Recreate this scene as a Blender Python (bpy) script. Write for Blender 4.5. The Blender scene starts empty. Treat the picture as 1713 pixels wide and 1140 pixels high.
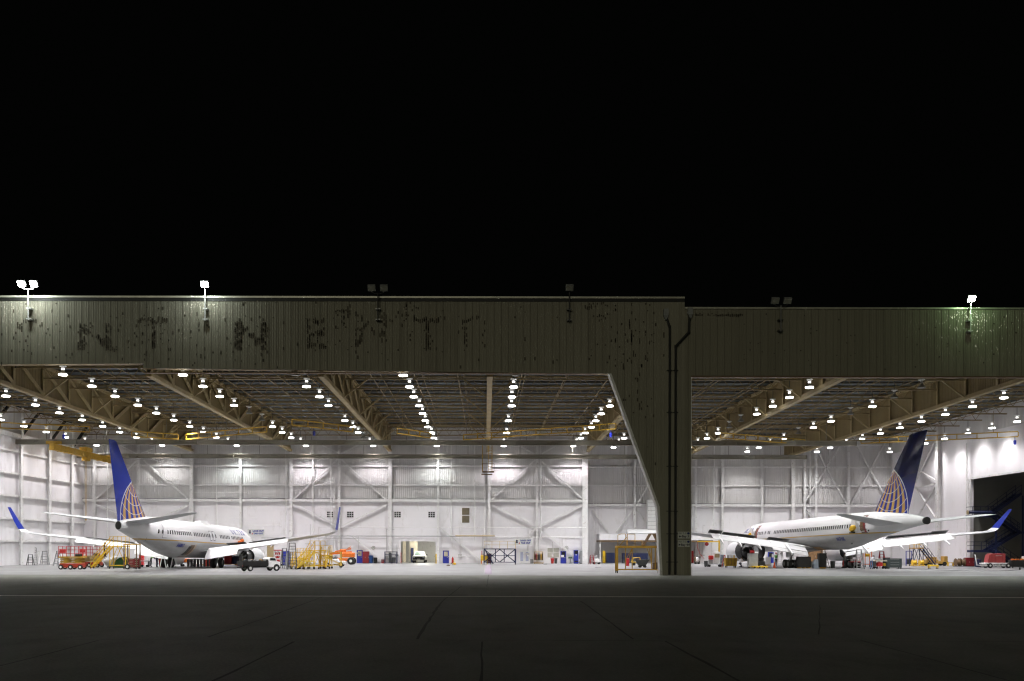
import bpy, math, random
from mathutils import Vector, Matrix
SC = bpy.context.scene
COL = SC.collection
R = math.radians
# ------------------------------------------------------------------ camera
F, VX, HY, CH = 1540.0, 812.0, 917.0, 2.3      # focal (px of a 1713 wide frame), vanishing point, eye height
cam = bpy.data.cameras.new("camera")
cam.sensor_width = 36.0
cam.lens = F / 1713 * 36
cam.shift_x = (856.5 - VX) / 1713
cam.shift_y = (HY - 570) / 1713
cam.clip_start, cam.clip_end = 0.5, 3000
camo = bpy.data.objects.new("camera", cam)
camo.location = (0, 0, CH)
camo.rotation_euler = (R(90), R(-0.1), 0)
COL.objects.link(camo)
SC.camera = camo
# ------------------------------------------------------------------ night sky, faint far light, exposure
w = bpy.data.worlds.new("World")
SC.world = w
w.use_nodes = True
bg = w.node_tree.nodes["Background"]
bg.inputs[0].default_value = (0.9, 1.0, 0.9, 1)
bg.inputs[1].default_value = 0.0009
sun = bpy.data.lights.new("sun", 'SUN')
sun.energy = 0.25
sun.angle = R(25)
sun.color = (1.0, 0.95, 0.72)
so = bpy.data.objects.new("sun", sun)
so.rotation_euler = (R(76), 0, R(-14))
so.location = (0, -60, 40)
COL.objects.link(so)
SC.view_settings.view_transform = 'Standard'
SC.view_settings.look = 'None'
SC.view_settings.exposure = 0.0
SC.view_settings.gamma = 1.0
cy = SC.cycles
cy.use_denoising = True
try:
    cy.denoiser = 'OPENIMAGEDENOISE'
    cy.denoising_input_passes = 'RGB_ALBEDO_NORMAL'
    cy.denoising_prefilter = 'ACCURATE'
    cy.denoising_quality = 'HIGH'
except Exception:
    pass
cy.use_light_tree = True
cy.pixel_filter_type = 'BLACKMAN_HARRIS'
cy.filter_width = 1.25
cy.max_bounces = 6
cy.diffuse_bounces = 4
cy.glossy_bounces = 3
cy.caustics_reflective = False
cy.caustics_refractive = False
cy.sample_clamp_indirect = 4.0

def at(px, py, D):
    py = py - .00175 * (px - VX)
    return Vector(((px - VX) * D / F, D, CH + (HY - py) * D / F))
def ground(px, py):
    py = py - .00175 * (px - VX)
    D = F * CH / (py - HY)
    return Vector(((px - VX) * D / F, D, 0))
def gx(px, D):
    return (px - VX) * D / F
def gz(py, D):
    return CH + (HY - py) * D / F

# ------------------------------------------------------------------ materials
MATS = {}
class NT:
    def __init__(s, m):
        s.n, s.l = m.node_tree.nodes, m.node_tree.links
        s.b = s.n["Principled BSDF"]
    def node(s, t, **kw):
        n = s.n.new(t)
        for k, v in kw.items():
            setattr(n, k, v)
        return n
    def math(s, op, a, b=0.0, c=0.0):
        n = s.n.new("ShaderNodeMath"); n.operation = op
        for i, v in enumerate((a, b, c)):
            if isinstance(v, (int, float)): n.inputs[i].default_value = v
            else: s.l.new(v, n.inputs[i])
        return n.outputs[0]
    def mix(s, f, a, b):
        n = s.n.new("ShaderNodeMix"); n.data_type = 'RGBA'
        for i, v in ((0, f), (6, a), (7, b)):
            if isinstance(v, (int, float)): n.inputs[i].default_value = v
            elif isinstance(v, tuple): n.inputs[i].default_value = v if len(v) == 4 else v + (1,)
            else: s.l.new(v, n.inputs[i])
        return n.outputs[2]
    def coord(s, scale=(1, 1, 1)):
        tc = s.n.new("ShaderNodeTexCoord")
        mp = s.n.new("ShaderNodeMapping"); mp.inputs['Scale'].default_value = scale
        s.l.new(tc.outputs['Object'], mp.inputs[0])
        return mp.outputs[0]
    def xyz(s):
        tc = s.n.new("ShaderNodeTexCoord")
        sp = s.n.new("ShaderNodeSeparateXYZ")
        s.l.new(tc.outputs['Object'], sp.inputs[0])
        return sp.outputs
    def noise(s, scale, detail=4, co=None, rough=.55):
        n = s.n.new("ShaderNodeTexNoise"); n.inputs['Scale'].default_value = scale
        n.inputs['Detail'].default_value = detail; n.inputs['Roughness'].default_value = rough
        if co is not None: s.l.new(co, n.inputs['Vector'])
        return n.outputs[0]
    def ramp(s, f, lo, hi, a=0., b=1.):
        n = s.n.new("ShaderNodeMapRange"); s.l.new(f, n.inputs[0])
        for i, v in ((1, lo), (2, hi), (3, a), (4, b)): n.inputs[i].default_value = v
        return n.outputs[0]
    def col(s, c): s.l.new(c, s.b.inputs['Base Color'])
    def bump(s, h, st=.2, dist=.02):
        n = s.n.new("ShaderNodeBump"); n.inputs['Strength'].default_value = st; n.inputs['Distance'].default_value = dist
        s.l.new(h, n.inputs['Height']); s.l.new(n.outputs[0], s.b.inputs['Normal'])

def raw(name, rough=.6, metal=0.):
    m = bpy.data.materials.new(name); m.use_nodes = True
    t = NT(m)
    t.b.inputs['Roughness'].default_value = rough
    t.b.inputs['Metallic'].default_value = metal
    return m, t
def mat(name, c=(.5, .5, .5), rough=.6, metal=0., var=.18, scale=1.5, dirt=None, stretch=(1, 1, 1)):
    if name in MATS: return MATS[name]
    m, t = raw(name, rough, metal)
    co = t.coord(stretch)
    f = t.noise(scale, 5, co)
    lo = tuple(x * (1 - var) for x in c)
    hi = tuple(min(1, x * (1 + var * .6)) for x in c)
    k = t.mix(t.ramp(f, .3, .7), lo, hi)
    if dirt:
        g = t.noise(scale * 4.3, 6, co, .7)
        k = t.mix(t.ramp(g, .56, .7), k, dirt)
    t.col(k)
    MATS[name] = m
    return m
def emis(name, c, st, light=False):
    if name in MATS: return MATS[name]
    m, t = raw(name, .3)
    t.b.inputs['Base Color'].default_value = c + (1,)
    t.b.inputs['Emission Color'].default_value = c + (1,)
    t.b.inputs['Emission Strength'].default_value = st
    if not light:
        m.cycles.emission_sampling = 'NONE'
    MATS[name] = m
    return m

WHITE = mat("white_paint", (.82, .82, .81), .55, 0, .06, .6, (.6, .59, .56))
WALLW = mat("white_wall_paint", (.855, .84, .86), .6, 0, .06, .25, (.74, .72, .72), (1, 1, .35))
SIDING = mat("grey_wall_siding", (.66, .65, .645), .55, .0, .12, .5, (.54, .52, .49), (1, 1, .12))
STEELW = mat("painted_white_steel", (.78, .775, .77), .5, 0, .1, .8, (.45, .42, .38))
def facade(name, c, c2, c3):
    m, t = raw(name, .9); t.b.inputs['Specular IOR Level'].default_value = .15
    k = t.mix(t.ramp(t.noise(.12, 5, t.coord((1, 1, .5))), .3, .7), c, c2)
    st = t.noise(1.1, 5, t.coord((1, 1, .035)), .7)              # long rain streaks running down the ribs
    k = t.mix(t.math('MULTIPLY', t.ramp(st, .5, .72), .7), k, c3)
    fl = t.noise(2.6, 6, t.coord((1, 1, .45)), .75)             # scuffed patches
    k = t.mix(t.ramp(fl, .66, .72), k, c3)
    t.col(k); MATS[name] = m; return m
FACADE = facade("facade_siding_paint", (.335, .322, .26), (.285, .274, .22), (.2, .188, .15))
FACADE2 = facade("facade_siding_paint_dull", (.285, .273, .215), (.245, .234, .185), (.18, .17, .135))
PURLIN = mat("dark_purlin_steel", (.09, .08, .06), .6, 0, .2, 1)
RUST = mat("exposed_dark_primer", (.092, .078, .056), .8, 0, .4, 3)
BEIGE = mat("beige_steel_paint", (.37, .29, .145), .6, 0, .2, .7, (.22, .16, .08))
BEIGEC = mat("beige_curtain_siding", (.25, .19, .085), .6, 0, .14, .5, (.17, .125, .06), (1, 1, .15))
DECK = mat("galvanised_roof_deck", (.115, .135, .14), .4, .3, .25, .5, (.07, .072, .068), (1, 1, 1))
JOIST = mat("joist_brown_steel", (.27, .205, .10), .6, 0, .2, 1)
RAIL = mat("crane_rail_steel", (.25, .235, .19), .32, .3, .3, .5, (.09, .08, .06), (.3, 1, 1))
YEL = mat("yellow_paint", (.70, .45, .02), .45, 0, .15, 3, (.35, .22, .03))
DYEL = mat("worn_mustard_paint", (.48, .28, .02), .55, 0, .25, 3, (.14, .08, .02))
ORG = mat("orange_paint", (.72, .16, .015), .45, 0, .15, 3, (.4, .1, .02))
REDP = mat("red_paint", (.48, .02, .022), .4, 0, .15, 3)
DRED = mat("dark_red_paint", (.22, .015, .02), .5, 0, .2, 3)
BLUE = mat("blue_door_paint", (.02, .035, .36), .4, 0, .12, 2)
NAVY = mat("navy_paint", (.010, .017, .065), .5, 0, .2, 3)
GREYP = mat("grey_paint", (.28, .29, .29), .5, 0, .15, 3, (.16, .16, .15))
DGREY = mat("dark_grey_paint", (.055, .06, .06), .5, 0, .2, 3)
BLACK = mat("black_rubber", (.013, .013, .012), .75, 0, .2, 3)
BLKP = mat("black_paint", (.012, .012, .011), .6, 0, .2, 3)
ALU = mat("aluminium", (.55, .56, .56), .35, .7, .12, 4)
STEEL = mat("dark_steel", (.12, .12, .12), .35, .8, .2, 4)
GREEN = mat("green_tarp", (.03, .11, .03), .7, 0, .25, 3)
TAN = mat("tan_paint", (.42, .33, .18), .6, 0, .12, 2)
BROWN = mat("brown_paint", (.16, .10, .05), .6, 0, .2, 3)
GLASSD = mat("dark_window_glass", (.02, .022, .024), .12, 0, .1, 2)
GLASSL = mat("pale_window_glass", (.42, .45, .58), .15, 0, .12, 1.2)
PLATE = mat("sign_white", (.62, .63, .6), .5, 0, .05, 2)
INK = mat("sign_dark_ink", (.02, .02, .05), .6, 0, .1, 2)
INKB = mat("sign_blue_ink", (.008, .02, .19), .6, 0, .1, 2)
SKIN = mat("skin", (.45, .27, .19), .5, 0, .08, 6)
HAIR = mat("dark_hair", (.02, .014, .01), .6, 0, .2, 8)

# ------------------------------------------------------------------ mesh builder
class MB:
    def __init__(s):
        s.v, s.f, s.mi, s.m = [], [], [], 0
        s.X = None
    def add(s, vs, fs):
        o = len(s.v)
        if s.X is not None: vs = [s.X @ Vector(p) for p in vs]
        s.v += [tuple(p) for p in vs]
        s.f += [tuple(i + o for i in q) for q in fs]
        s.mi += [s.m] * len(fs)
        return s
    def box(s, x0, x1, y0, y1, z0, z1):
        vs = [(x, y, z) for z in (z0, z1) for y in (y0, y1) for x in (x0, x1)]
        return s.add(vs, [(0, 2, 3, 1), (4, 5, 7, 6), (0, 1, 5, 4), (2, 6, 7, 3), (0, 4, 6, 2), (1, 3, 7, 5)])
    def bevbox(s, x0, x1, y0, y1, z0, z1, b=.03):
        # box with chamfered vertical and top edges
        def ring(i, z): return [(x0+i+b, y0+i, z), (x1-i-b, y0+i, z), (x1-i, y0+i+b, z), (x1-i, y1-i-b, z), (x1-i-b, y1-i, z), (x0+i+b, y1-i, z), (x0+i, y1-i-b, z), (x0+i, y0+i+b, z)]
        return s.loft([ring(0, z0), ring(0, z1 - b), ring(b, z1)], True)
    def loft(s, rings, cap=True, closed=True):
        n = len(rings[0]); vs = [p for r in rings for p in r]; fs = []
        for k in range(len(rings) - 1):
            for i in range(n if closed else n - 1):
                j = (i + 1) % n
                fs.append((k*n+i, k*n+j, (k+1)*n+j, (k+1)*n+i))
        if cap:
            fs.append(tuple(range(n - 1, -1, -1))); fs.append(tuple((len(rings)-1)*n + i for i in range(n)))
        return s.add(vs, fs)
    def bar(s, p, q, w, h=None, n=4, w2=None):
        p, q = Vector(p), Vector(q); d = q - p
        if d.length < 1e-6: return s
        d.normalize()
        up = Vector((0, 0, 1)) if abs(d.z) < .95 else Vector((0, 1, 0))
        a = d.cross(up).normalized(); b = a.cross(d).normalized()
        if n == 4:
            h = w if h is None else h
            sh = [(-w/2, -h/2), (w/2, -h/2), (w/2, h/2), (-w/2, h/2)]
        else:
            sh = [(w/2*math.cos(2*math.pi*i/n), w/2*math.sin(2*math.pi*i/n)) for i in range(n)]
        k = 1 if w2 is None else w2 / w
        return s.loft([[p + a*x + b*y for x, y in sh], [q + a*x*k + b*y*k for x, y in sh]])
    def path(s, pts, w, n=6):
        for a, b in zip(pts, pts[1:]): s.bar(a, b, w, None, n)
        return s
    def lathe(s, prof, c=(0, 0, 0), axis='z', n=16, cap=True):
        rings = []
        for r, h in prof:
            rg = []
            for i in range(n):
                t = 2*math.pi*i/n; a, b = r*math.cos(t), r*math.sin(t)
                p = {'z': (a, b, h), 'y': (b, h, a), 'x': (h, a, b)}[axis]
                rg.append((c[0]+p[0], c[1]+p[1], c[2]+p[2]))
            rings.append(rg)
        return s.loft(rings, cap)
    def prism(s, poly, y0, y1):          # polygon in x,z pulled along y
        return s.loft([[(x, y0, z) for x, z in poly], [(x, y1, z) for x, z in poly]])
    def prismx(s, poly, x0, x1):         # polygon in y,z pulled along x
        return s.loft([[(x0, y, z) for y, z in poly], [(x1, y, z) for y, z in poly]])
    def build(s, name, mats, parent=None, smooth=False, loc=None):
        me = bpy.data.meshes.new(name)
        me.from_pydata(s.v, [], s.f)
        for m in (mats if isinstance(mats, (list, tuple)) else [mats]): me.materials.append(m)
        me.polygons.foreach_set('material_index', s.mi)
        if smooth:
            me.polygons.foreach_set('use_smooth', [True] * len(s.f))
            me.set_sharp_from_angle(angle=R(35))
        me.update()
        return link(name, me, parent, loc)
def fixn(me):
    import bmesh
    bm = bmesh.new(); bm.from_mesh(me); bmesh.ops.recalc_face_normals(bm, faces=bm.faces); bm.to_mesh(me); bm.free()
def link(name, data, parent=None, loc=None):
    if isinstance(data, bpy.types.Mesh) and not data.get('fixed'):
        fixn(data); data['fixed'] = 1
    o = bpy.data.objects.new(name, data)
    COL.objects.link(o)
    if parent is not None: o.parent = parent
    if loc is not None: o.location = loc
    return o
def tag(o, label=None, cat=None, group=None, kind=None):
    for k, v in (('label', label), ('category', cat), ('group', group), ('kind', kind)):
        if v: o[k] = v
    return o
def thing(name, label, cat, loc=(0, 0, 0), rz=0, group=None):
    o = link(name, None, None, loc)
    o.rotation_euler = (0, 0, rz)
    return tag(o, label, cat, group)
def kids(o): return list(KIDS.get(o.name, []))
def copytree(o, loc=None, rz=None, label=None, parent=None):
    c = o.copy(); COL.objects.link(c); c.parent = parent
    if loc is not None: c.location = loc
    if rz is not None: c.rotation_euler = (0, 0, rz)
    if label: c['label'] = label
    for ch in [x for x in o.children]: copytree(ch, parent=c)
    return c
def text(body, size, name, m, parent, spacing=1.0, thick=.004, fn=None, shear=0., bold=0.):
    # lettering in the x,z plane (reads along +x seen from -y); fn maps (x, z, depth) to a point
    cu = bpy.data.curves.new(name, 'FONT'); cu.body = body; cu.size = size; cu.align_x = 'CENTER'; cu.align_y = 'CENTER'
    cu.space_character = spacing; cu.shear = shear; cu.offset = bold; cu.extrude = thick; cu.resolution_u = 2
    ob = bpy.data.objects.new("lettering", cu)
    me = bpy.data.meshes.new_from_object(ob)
    bpy.data.objects.remove(ob); bpy.data.curves.remove(cu)
    me.name = name
    for v in me.vertices:
        x, y, z = v.co
        v.co = fn(x, y, z) if fn else (x, -z, y)
    me.materials.clear(); me.materials.append(m); me.update()
    return link(name, me, parent)
def corr(mb, a0, a1, step, depth, zb, zt, other, axis='x', sgn=-1):
    # ribbed sheet along an axis; ribs stand proud by depth towards sgn
    zb = zb if callable(zb) else (lambda a, v=zb: v)
    zt = zt if callable(zt) else (lambda a, v=zt: v)
    pts = []; a = a0
    while a < a1 - 1e-4:
        for fr, d in ((0, 0), (.62, 0), (.7, depth), (.92, depth)):
            if a + fr*step < a1: pts.append((a + fr*step, d))
        a += step
    pts.append((a1, 0))
    vs, fs = [], []
    for a, d in pts:
        for z in (zb(a), zt(a)):
            vs.append((a, other + sgn*d, z) if axis == 'x' else (other + sgn*d, a, z))
    for i in range(len(pts) - 1):
        fs.append((2*i, 2*i+2, 2*i+3, 2*i+1))
    return mb.add(vs, fs)
ORD = "zero first second third fourth fifth sixth seventh eighth ninth tenth eleventh twelfth".split()
rnd = random.Random(7)
# ================================================================== SETTING: apron, floor, lines
DF, DL, DR = 77.8, 136.3, 145.0          # front face, left bay back wall, right bay back wall
XL, XR, XS, XC = -59.5, 63.8, 16.8, 15.1
m, t = raw("apron_concrete", .75)
co = t.coord((1, 1, 1))
n1 = t.noise(.05, 6, co, .6); n2 = t.noise(.6, 6, t.coord((1, .5, 1)), .7); n3 = t.noise(14, 4, co)
c = t.mix(t.ramp(n1, .32, .68), (.115, .124, .1), (.18, .188, .152))
c = t.mix(t.ramp(n2, .52, .72), c, (.12, .122, .105))
c = t.mix(t.math('MULTIPLY', t.ramp(n3, .45, .65), .35), c, (.30, .302, .255))
stain = t.noise(.22, 5, t.coord((1, .7, 1)), .6)
c = t.mix(t.math('MULTIPLY', t.ramp(stain, .58, .7), .6), c, (.10, .1, .085))
tyre = t.noise(1.0, 4, t.coord((.03, 1.6, 1)), .6)               # long dark tyre streaks across the apron
c = t.mix(t.math('MULTIPLY', t.ramp(tyre, .6, .72), .45), c, (.11, .11, .095))
fine = t.noise(55, 3, co); c = t.mix(t.math('MULTIPLY', t.ramp(fine, .5, .7), .3), c, (.33, .335, .28))
t.col(c); t.bump(n3, .35, .01)
t.l.new(t.ramp(n2, .3, .7, .62, .85), t.b.inputs['Roughness'])
APRON = m
g = MB()
g.add([(-900, -80, 0), (900, -80, 0), (900, 900, 0), (-900, 900, 0)], [(0, 1, 2, 3)])
tag(g.build("apron_ground", APRON), kind='structure')
m, t = raw("hangar_floor_concrete", .38)
co = t.coord((1, 1, 1))
n1 = t.noise(.07, 6, co, .6); n2 = t.noise(.5, 6, t.coord((.35, 1, 1)), .7)
c = t.mix(t.ramp(n1, .3, .7), (.165, .167, .168), (.215, .217, .218))
c = t.mix(t.ramp(n2, .55, .75), c, (.185, .184, .18))
t.col(c)
t.l.new(t.ramp(n2, .3, .7, .3, .55), t.b.inputs['Roughness'])
FLOORM = m
g = MB()
g.add([(XL, 77.2, .004), (85, 77.2, .004), (85, 153, .004), (XL, 153, .004)], [(0, 1, 2, 3)])
tag(g.build("hangar_floor", FLOORM), kind='structure')
LINEM = mat("faded_line_paint", (.85, .84, .74), .7, 0, .2, .3, (.35, .34, .28))
SEAM = mat("joint_sealant", (.05, .05, .04), .8, 0, .3, 2)
g = MB()
xs = [-70 + i*2.5 for i in range(57)]
for a, b in zip(xs, xs[1:]):
    h = .30
    ya, yb = 43.5 - .004*a + .03*math.sin(a), 43.5 - .004*b + .03*math.sin(b)
    g.add([(a, ya-h, .008), (b, yb-h, .008), (b, yb+h, .008), (a, ya+h, .008)], [(0, 1, 2, 3)])
tag(g.build("painted_line", LINEM), kind='structure')
def seam(g, pts, wd, z=.006):
    P = [ground(*p) for p in pts]
    Q = []
    for a, b in zip(P, P[1:]):
        k = max(2, int((b-a).length/1.2))
        for i in range(k):
            q = a.lerp(b, i/k); Q.append(q + Vector((rnd.gauss(0, .014), rnd.gauss(0, .014), 0)))
    Q.append(P[-1])
    vs, fs = [], []
    for i, q in enumerate(Q):
        d = (Q[min(i+1, len(Q)-1)] - Q[max(i-1, 0)]).normalized(); nn = Vector((-d.y, d.x, 0))*wd*.3*rnd.uniform(.6, 1.4)
        vs += [(q+nn).to_tuple()[:2] + (z,), (q-nn).to_tuple()[:2] + (z,)]
    fs = [(2*i, 2*i+2, 2*i+3, 2*i+1) for i in range(len(Q)-1)]
    g.add(vs, fs)
g = MB()
seam(g, [(1113, 1073), (1240, 1142)], .13)
seam(g, [(972, 1006), (1060, 1070)], .10)
seam(g, [(697, 1070), (738, 1008), (772, 981)], .13)
seam(g, [(806, 1074), (805, 1142)], .09)
seam(g, [(492, 1074), (352, 1142)], .11)
seam(g, [(1440, 1072), (1690, 1140)], .09)
seam(g, [(350, 1066), (440, 1036), (540, 999)], .09)
seam(g, [(0, 1115), (165, 1072)], .09)
seam(g, [(-30, 1070), (400, 1071)], .05); seam(g, [(400, 1071), (930, 1072)], .05); seam(g, [(930, 1072), (1110, 1073)], .10); seam(g, [(1110, 1073), (1740, 1074)], .05)
seam(g, [(-30, 1012), (600, 1012)], .05)
seam(g, [(817, 962), (815, 982)], .08); seam(g, [(640, 985), (760, 962)], .06); seam(g, [(1370, 1062), (1372, 1012)], .06)
tag(g.build("pavement_joints", SEAM), kind='structure')
MARK = mat("faded_purple_marking", (.24, .2, .25), .6, 0, .25, 1)
g = MB()
a, b = ground(817, 945.5), ground(817, 961)
g.add([(a.x-.32, a.y, .008), (a.x+.32, a.y, .008), (b.x+.32, b.y, .008), (b.x-.32, b.y, .008)], [(0, 3, 2, 1)])
tag(g.build("floor_marking", MARK), kind='structure')

# ================================================================== HANGAR SHELL
HL = thing("hangar_building", "wide hangar bay with taller peeling beige front and faded ghost lettering", "building", (0, DF, 0))
HR = thing("hangar_building", "lower hangar bay beyond the pillar with plain unlettered beige front", "building", (0, DF, 0))
def loc(o): o.location = (0, -DF, 0); return o      # children are modelled in place
ZTL, ZTR = gz(499.5, DF), gz(516.5, DF)
# ---- front siding of the left bay: header and tapered pillar in one sheet
def zbl(x):
    p = VX + x*F/DF
    y = 611 - .006*p if p < 239 else 617 + (p-239)*.0105
    return gz(min(y, 625.3), DF)
XD0, XD1, XD2, XP = gx(1021, DF), gx(1102, DF), gx(1107, DF), gx(1155.5, DF)
ZD0, ZD1 = gz(625, DF), gz(848, DF)
g = MB()
xstep = gx(239, DF)
corr(g, -66, xstep, .204, .014, zbl, ZTL, DF)
corr(g, xstep+.001, XD0, .204, .014, zbl, ZTL, DF)
corr(g, XD0, XD1, .204, .014, lambda x: ZD0 + (ZD1-ZD0)*(x-XD0)/(XD1-XD0), ZTL, DF)
corr(g, XD1, XD2, .12, .03, lambda x: ZD1*(1-(x-XD1)/(XD2-XD1)), ZTL, DF)
corr(g, XD2, XS, .204, .014, 0, ZTL, DF)
# darker joints every fourth panel
for i in range(132):
    x = -65.4 + i*.612
    zb = zbl(x) if x < XD0 else (ZD0 + (ZD1-ZD0)*(x-XD0)/(XD1-XD0) if x < XD1 else 0)
    if x > XD1 and x < XD2: continue
    if x < XS - .1:
        g.m = 1; g.box(x, x+.022, DF-.036, DF-.031, zb+.02, ZTL-.02); g.m = 0
# peeled paint: ghost letters and loose flakes, rib by rib
g.m = 1
FONT5 = {'C': ".###.|#...#|#....|#....|#....|#...#|.###.", 'N': "#...#|##..#|##..#|#.#.#|#..##|#..##|#...#", 'T': "#####|..#..|..#..|..#..|..#..|..#..|..#..",
         'I': "..#..|..#..|..#..|..#..|..#..|..#..|..#..", 'E': "#####|#....|#....|####.|#....|#....|#####", 'A': ".###.|#...#|#...#|#####|#...#|#...#|#...#", 'L': "#....|#....|#....|#....|#....|#....|#####", 'O': ".###.|#...#|#...#|#...#|#...#|#...#|.###."}
def dash(x, z, h):
    x = round(x/.17)*.17
    g.box(x+.02, x+.02+rnd.uniform(.085, .13), DF-.0375, DF-.0335, z-h/2, z+h/2)
def ghost(ch, px0, px1, py0, py1, pr, rows=(0, 7)):
    bm_ = FONT5[ch].split('|')
    x0, x1, z1, z0 = gx(px0, DF), gx(px1, DF), gz(py0, DF), gz(py1, DF)
    n = int((x1-x0)/.17)
    for i in range(n):
        cidx = min(4, int(5*i/n))
        for r in range(14):
            if not rows[0] <= r/2 < rows[1]: continue
            if bm_[r//2][cidx] == '#' and rnd.random() < pr:
                dash(x0 + i*.17, z1 - (r+.5)/14*(z1-z0) + rnd.uniform(-.05, .05), (z1-z0)/14*rnd.uniform(.9, 2.0))
    for i in range(int(26*pr)):
        dash(rnd.uniform(x0-.5, x1+.5), rnd.uniform(z0-.4, z1+.4), rnd.uniform(.05, .3))
ghost('C', 28, 72, 535, 583, .55, (0, 2.5)); ghost('N', 130, 190, 543, 586, .62); ghost('T', 234, 280, 533, 584, .72)
ghost('I', 318, 345, 533, 584, .22, (0, 3)); ghost('N', 393, 447, 540, 585, .7); ghost('E', 514, 546, 534, 583, .68); ghost('N', 594, 648, 524, 585, .3)
ghost('T', 690, 736, 532, 583, .72); ghost('A', 770, 812, 530, 580, .2); ghost('L', 1052, 1085, 520, 600, .2); ghost('T', 560, 590, 520, 545, .6); ghost('I', 668, 690, 505, 530, .6)
ghost('I', 1055, 1080, 620, 680, .3); ghost('C', 985, 1020, 505, 530, .35)
for i in range(220):
    px = rnd.choice((rnd.uniform(0, 1110), rnd.gauss(300, 220), rnd.gauss(1060, 30)))
    if not 0 < px < 1110: continue
    z = gz(rnd.uniform(506, 616), DF)
    if px > 1030 and rnd.random() < .6: z = gz(rnd.uniform(520, 800), DF)
    x = gx(px, DF)
    if x > XD0 and z < ZD0 + (ZD1-ZD0)*(x-XD0)/(XD1-XD0) + .3: continue
    dash(x, z, abs(rnd.gauss(0, .16)) + .04)
facL = loc(g.build("front_siding", [FACADE, RUST], HL))
# inner leaf and soffit so that the header is a solid wall
g = MB()
def slab(g, x0, x1, zb0, zb1, zt, y0=DF+.01, y1=DF+.7):
    g.loft([[(x0, y0, zb0), (x0, y1, zb0), (x0, y1, zt), (x0, y0, zt)], [(x1, y0, zb1), (x1, y1, zb1), (x1, y1, zt), (x1, y0, zt)]])
slab(g, -66, xstep, zbl(-66), zbl(xstep-.01), ZTL-.02)
slab(g, xstep, XD0, zbl(xstep+.01), zbl(XD0), ZTL-.02)
slab(g, XD0, XD1, ZD0, ZD1, ZTL-.02)
slab(g, XD1, XD2, ZD1, 0, ZTL-.02)
slab(g, XD2, XS, 0, 0, ZTL-.02)
loc(g.build("inner_wall", BEIGE, HL))
# bright metal edge trim along the tapered pillar, header bottom rail, roof cap
g = MB()
for (a, b) in (((XD0, ZD0), (XD1, ZD1)), ((XD1, ZD1), (XD2, 0))):
    g.loft([[(a[0]-.16, DF-.06, a[1]), (a[0]+.06, DF-.06, a[1]), (a[0]+.06, DF+.8, a[1]), (a[0]-.16, DF+.8, a[1])],
            [(b[0]-.16, DF-.06, b[1]), (b[0]+.06, DF-.06, b[1]), (b[0]+.06, DF+.8, b[1]), (b[0]-.16, DF+.8, b[1])]])
loc(g.build("edge_trim", STEELW, HL))
g = MB(); g.box(-66, XS, DF-.12, DF+.9, ZTL-.01, ZTL+.14); loc(g.build("roof_cap", mat("roof_cap_metal", (.5, .49, .42), .4, .3), HL))
g = MB(); g.box(-66, XS, DF-.05, DF-.035, ZTL-.28, ZTL-.02); loc(g.build("gutter_shadow_strip", BLKP, HL))  # black strip standing in for the shade below the roof cap
g = MB(); g.box(xstep, XD0, DF+.05, DF+.5, zbl(0)-.1, zbl(0)-.02); loc(g.build("bottom_rail", BROWN, HL))
# ---- right bay front
ZBR = gz(628, DF)
g = MB()
corr(g, XS+.002, XP, .25, .025, 0, ZTR, DF)
corr(g, XP, 72, .204, .014, ZBR, ZTR, DF)
for i in range(90):
    x = XS+.3 + i*.612
    g.m = 1; g.box(x, x+.022, DF-.036, DF-.031, (ZBR if x > XP else 0)+.02, ZTR-.02); g.m = 0
g.m = 1
for i in range(120):
    px = rnd.choice((rnd.uniform(1160, 1235), rnd.gauss(1225, 15))) if rnd.random() < .5 else rnd.uniform(1160, 1700)
    dash(gx(px, DF), gz(527, DF) + rnd.gauss(0, .06) if px < 1240 else gz(rnd.uniform(525, 620), DF), rnd.uniform(.04, .14))
loc(g.build("front_siding", [FACADE2, RUST], HR))
g = MB(); slab(g, XS, XP, 0, 0, ZTR-.02); slab(g, XP, 72, ZBR, ZBR, ZTR-.02); loc(g.build("inner_wall", BEIGE, HR))
g = MB(); g.box(XS, 72, DF-.12, DF+.9, ZTR-.01, ZTR+.13); loc(g.build("roof_cap", MATS["roof_cap_metal"], HR))
g = MB(); g.box(XP, 72, DF-.06, DF+.4, ZBR-.13, ZBR-.01); loc(g.build("bottom_rail", BROWN, HR))
g = MB(); g.box(XP, XP+.05, DF-.04, DF+.75, 0, ZBR-.14); loc(g.build("edge_trim", STEELW, HR))
# ---- downpipes on the pillar
def downpipe(parent, pts, head):
    g = MB()
    P = [Vector((gx(x, DF), DF-.22, gz(y, DF))) for x, y in pts]
    for a, b in zip(P, P[1:]): g.bar(a, b, .2, None, 10)
    for p in P[1:-1]: g.lathe([(.0, -.12), (.115, -.1), (.115, .1), (.0, .12)], p, 'z', 10)
    o = loc(g.build("downpipe", BLKP, parent, True))
    g = MB(); hx, hz = gx(head[0], DF), gz(head[1], DF)
    g.box(hx-.2, hx+.2, DF-.4, DF-.05, hz-.25, hz+.3); g.bar((hx, DF-.22, hz-.6), (hx, DF-.22, hz-.25), .14, .14, 4, .36)
    g.build("hopper_head", GREYP, o)
    g = MB(); x = P[-1].x
    for y in (620, 690, 780, 855, 893, 940):
        z = gz(y, DF); g.box(x-.24, x+.24, DF-.13, DF-.1, z-.03, z+.03); g.box(x-.13, x+.13, DF-.34, DF-.13, z-.025, z+.025)
    g.build("pipe_bracket", BLKP, o)
    return o
downpipe(HL, [(1113, 531), (1119, 548), (1119, 961)], (1112.5, 524))
downpipe(HL, [(1152, 527), (1151, 556), (1129, 580), (1129, 961)], (1153, 522))
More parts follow.
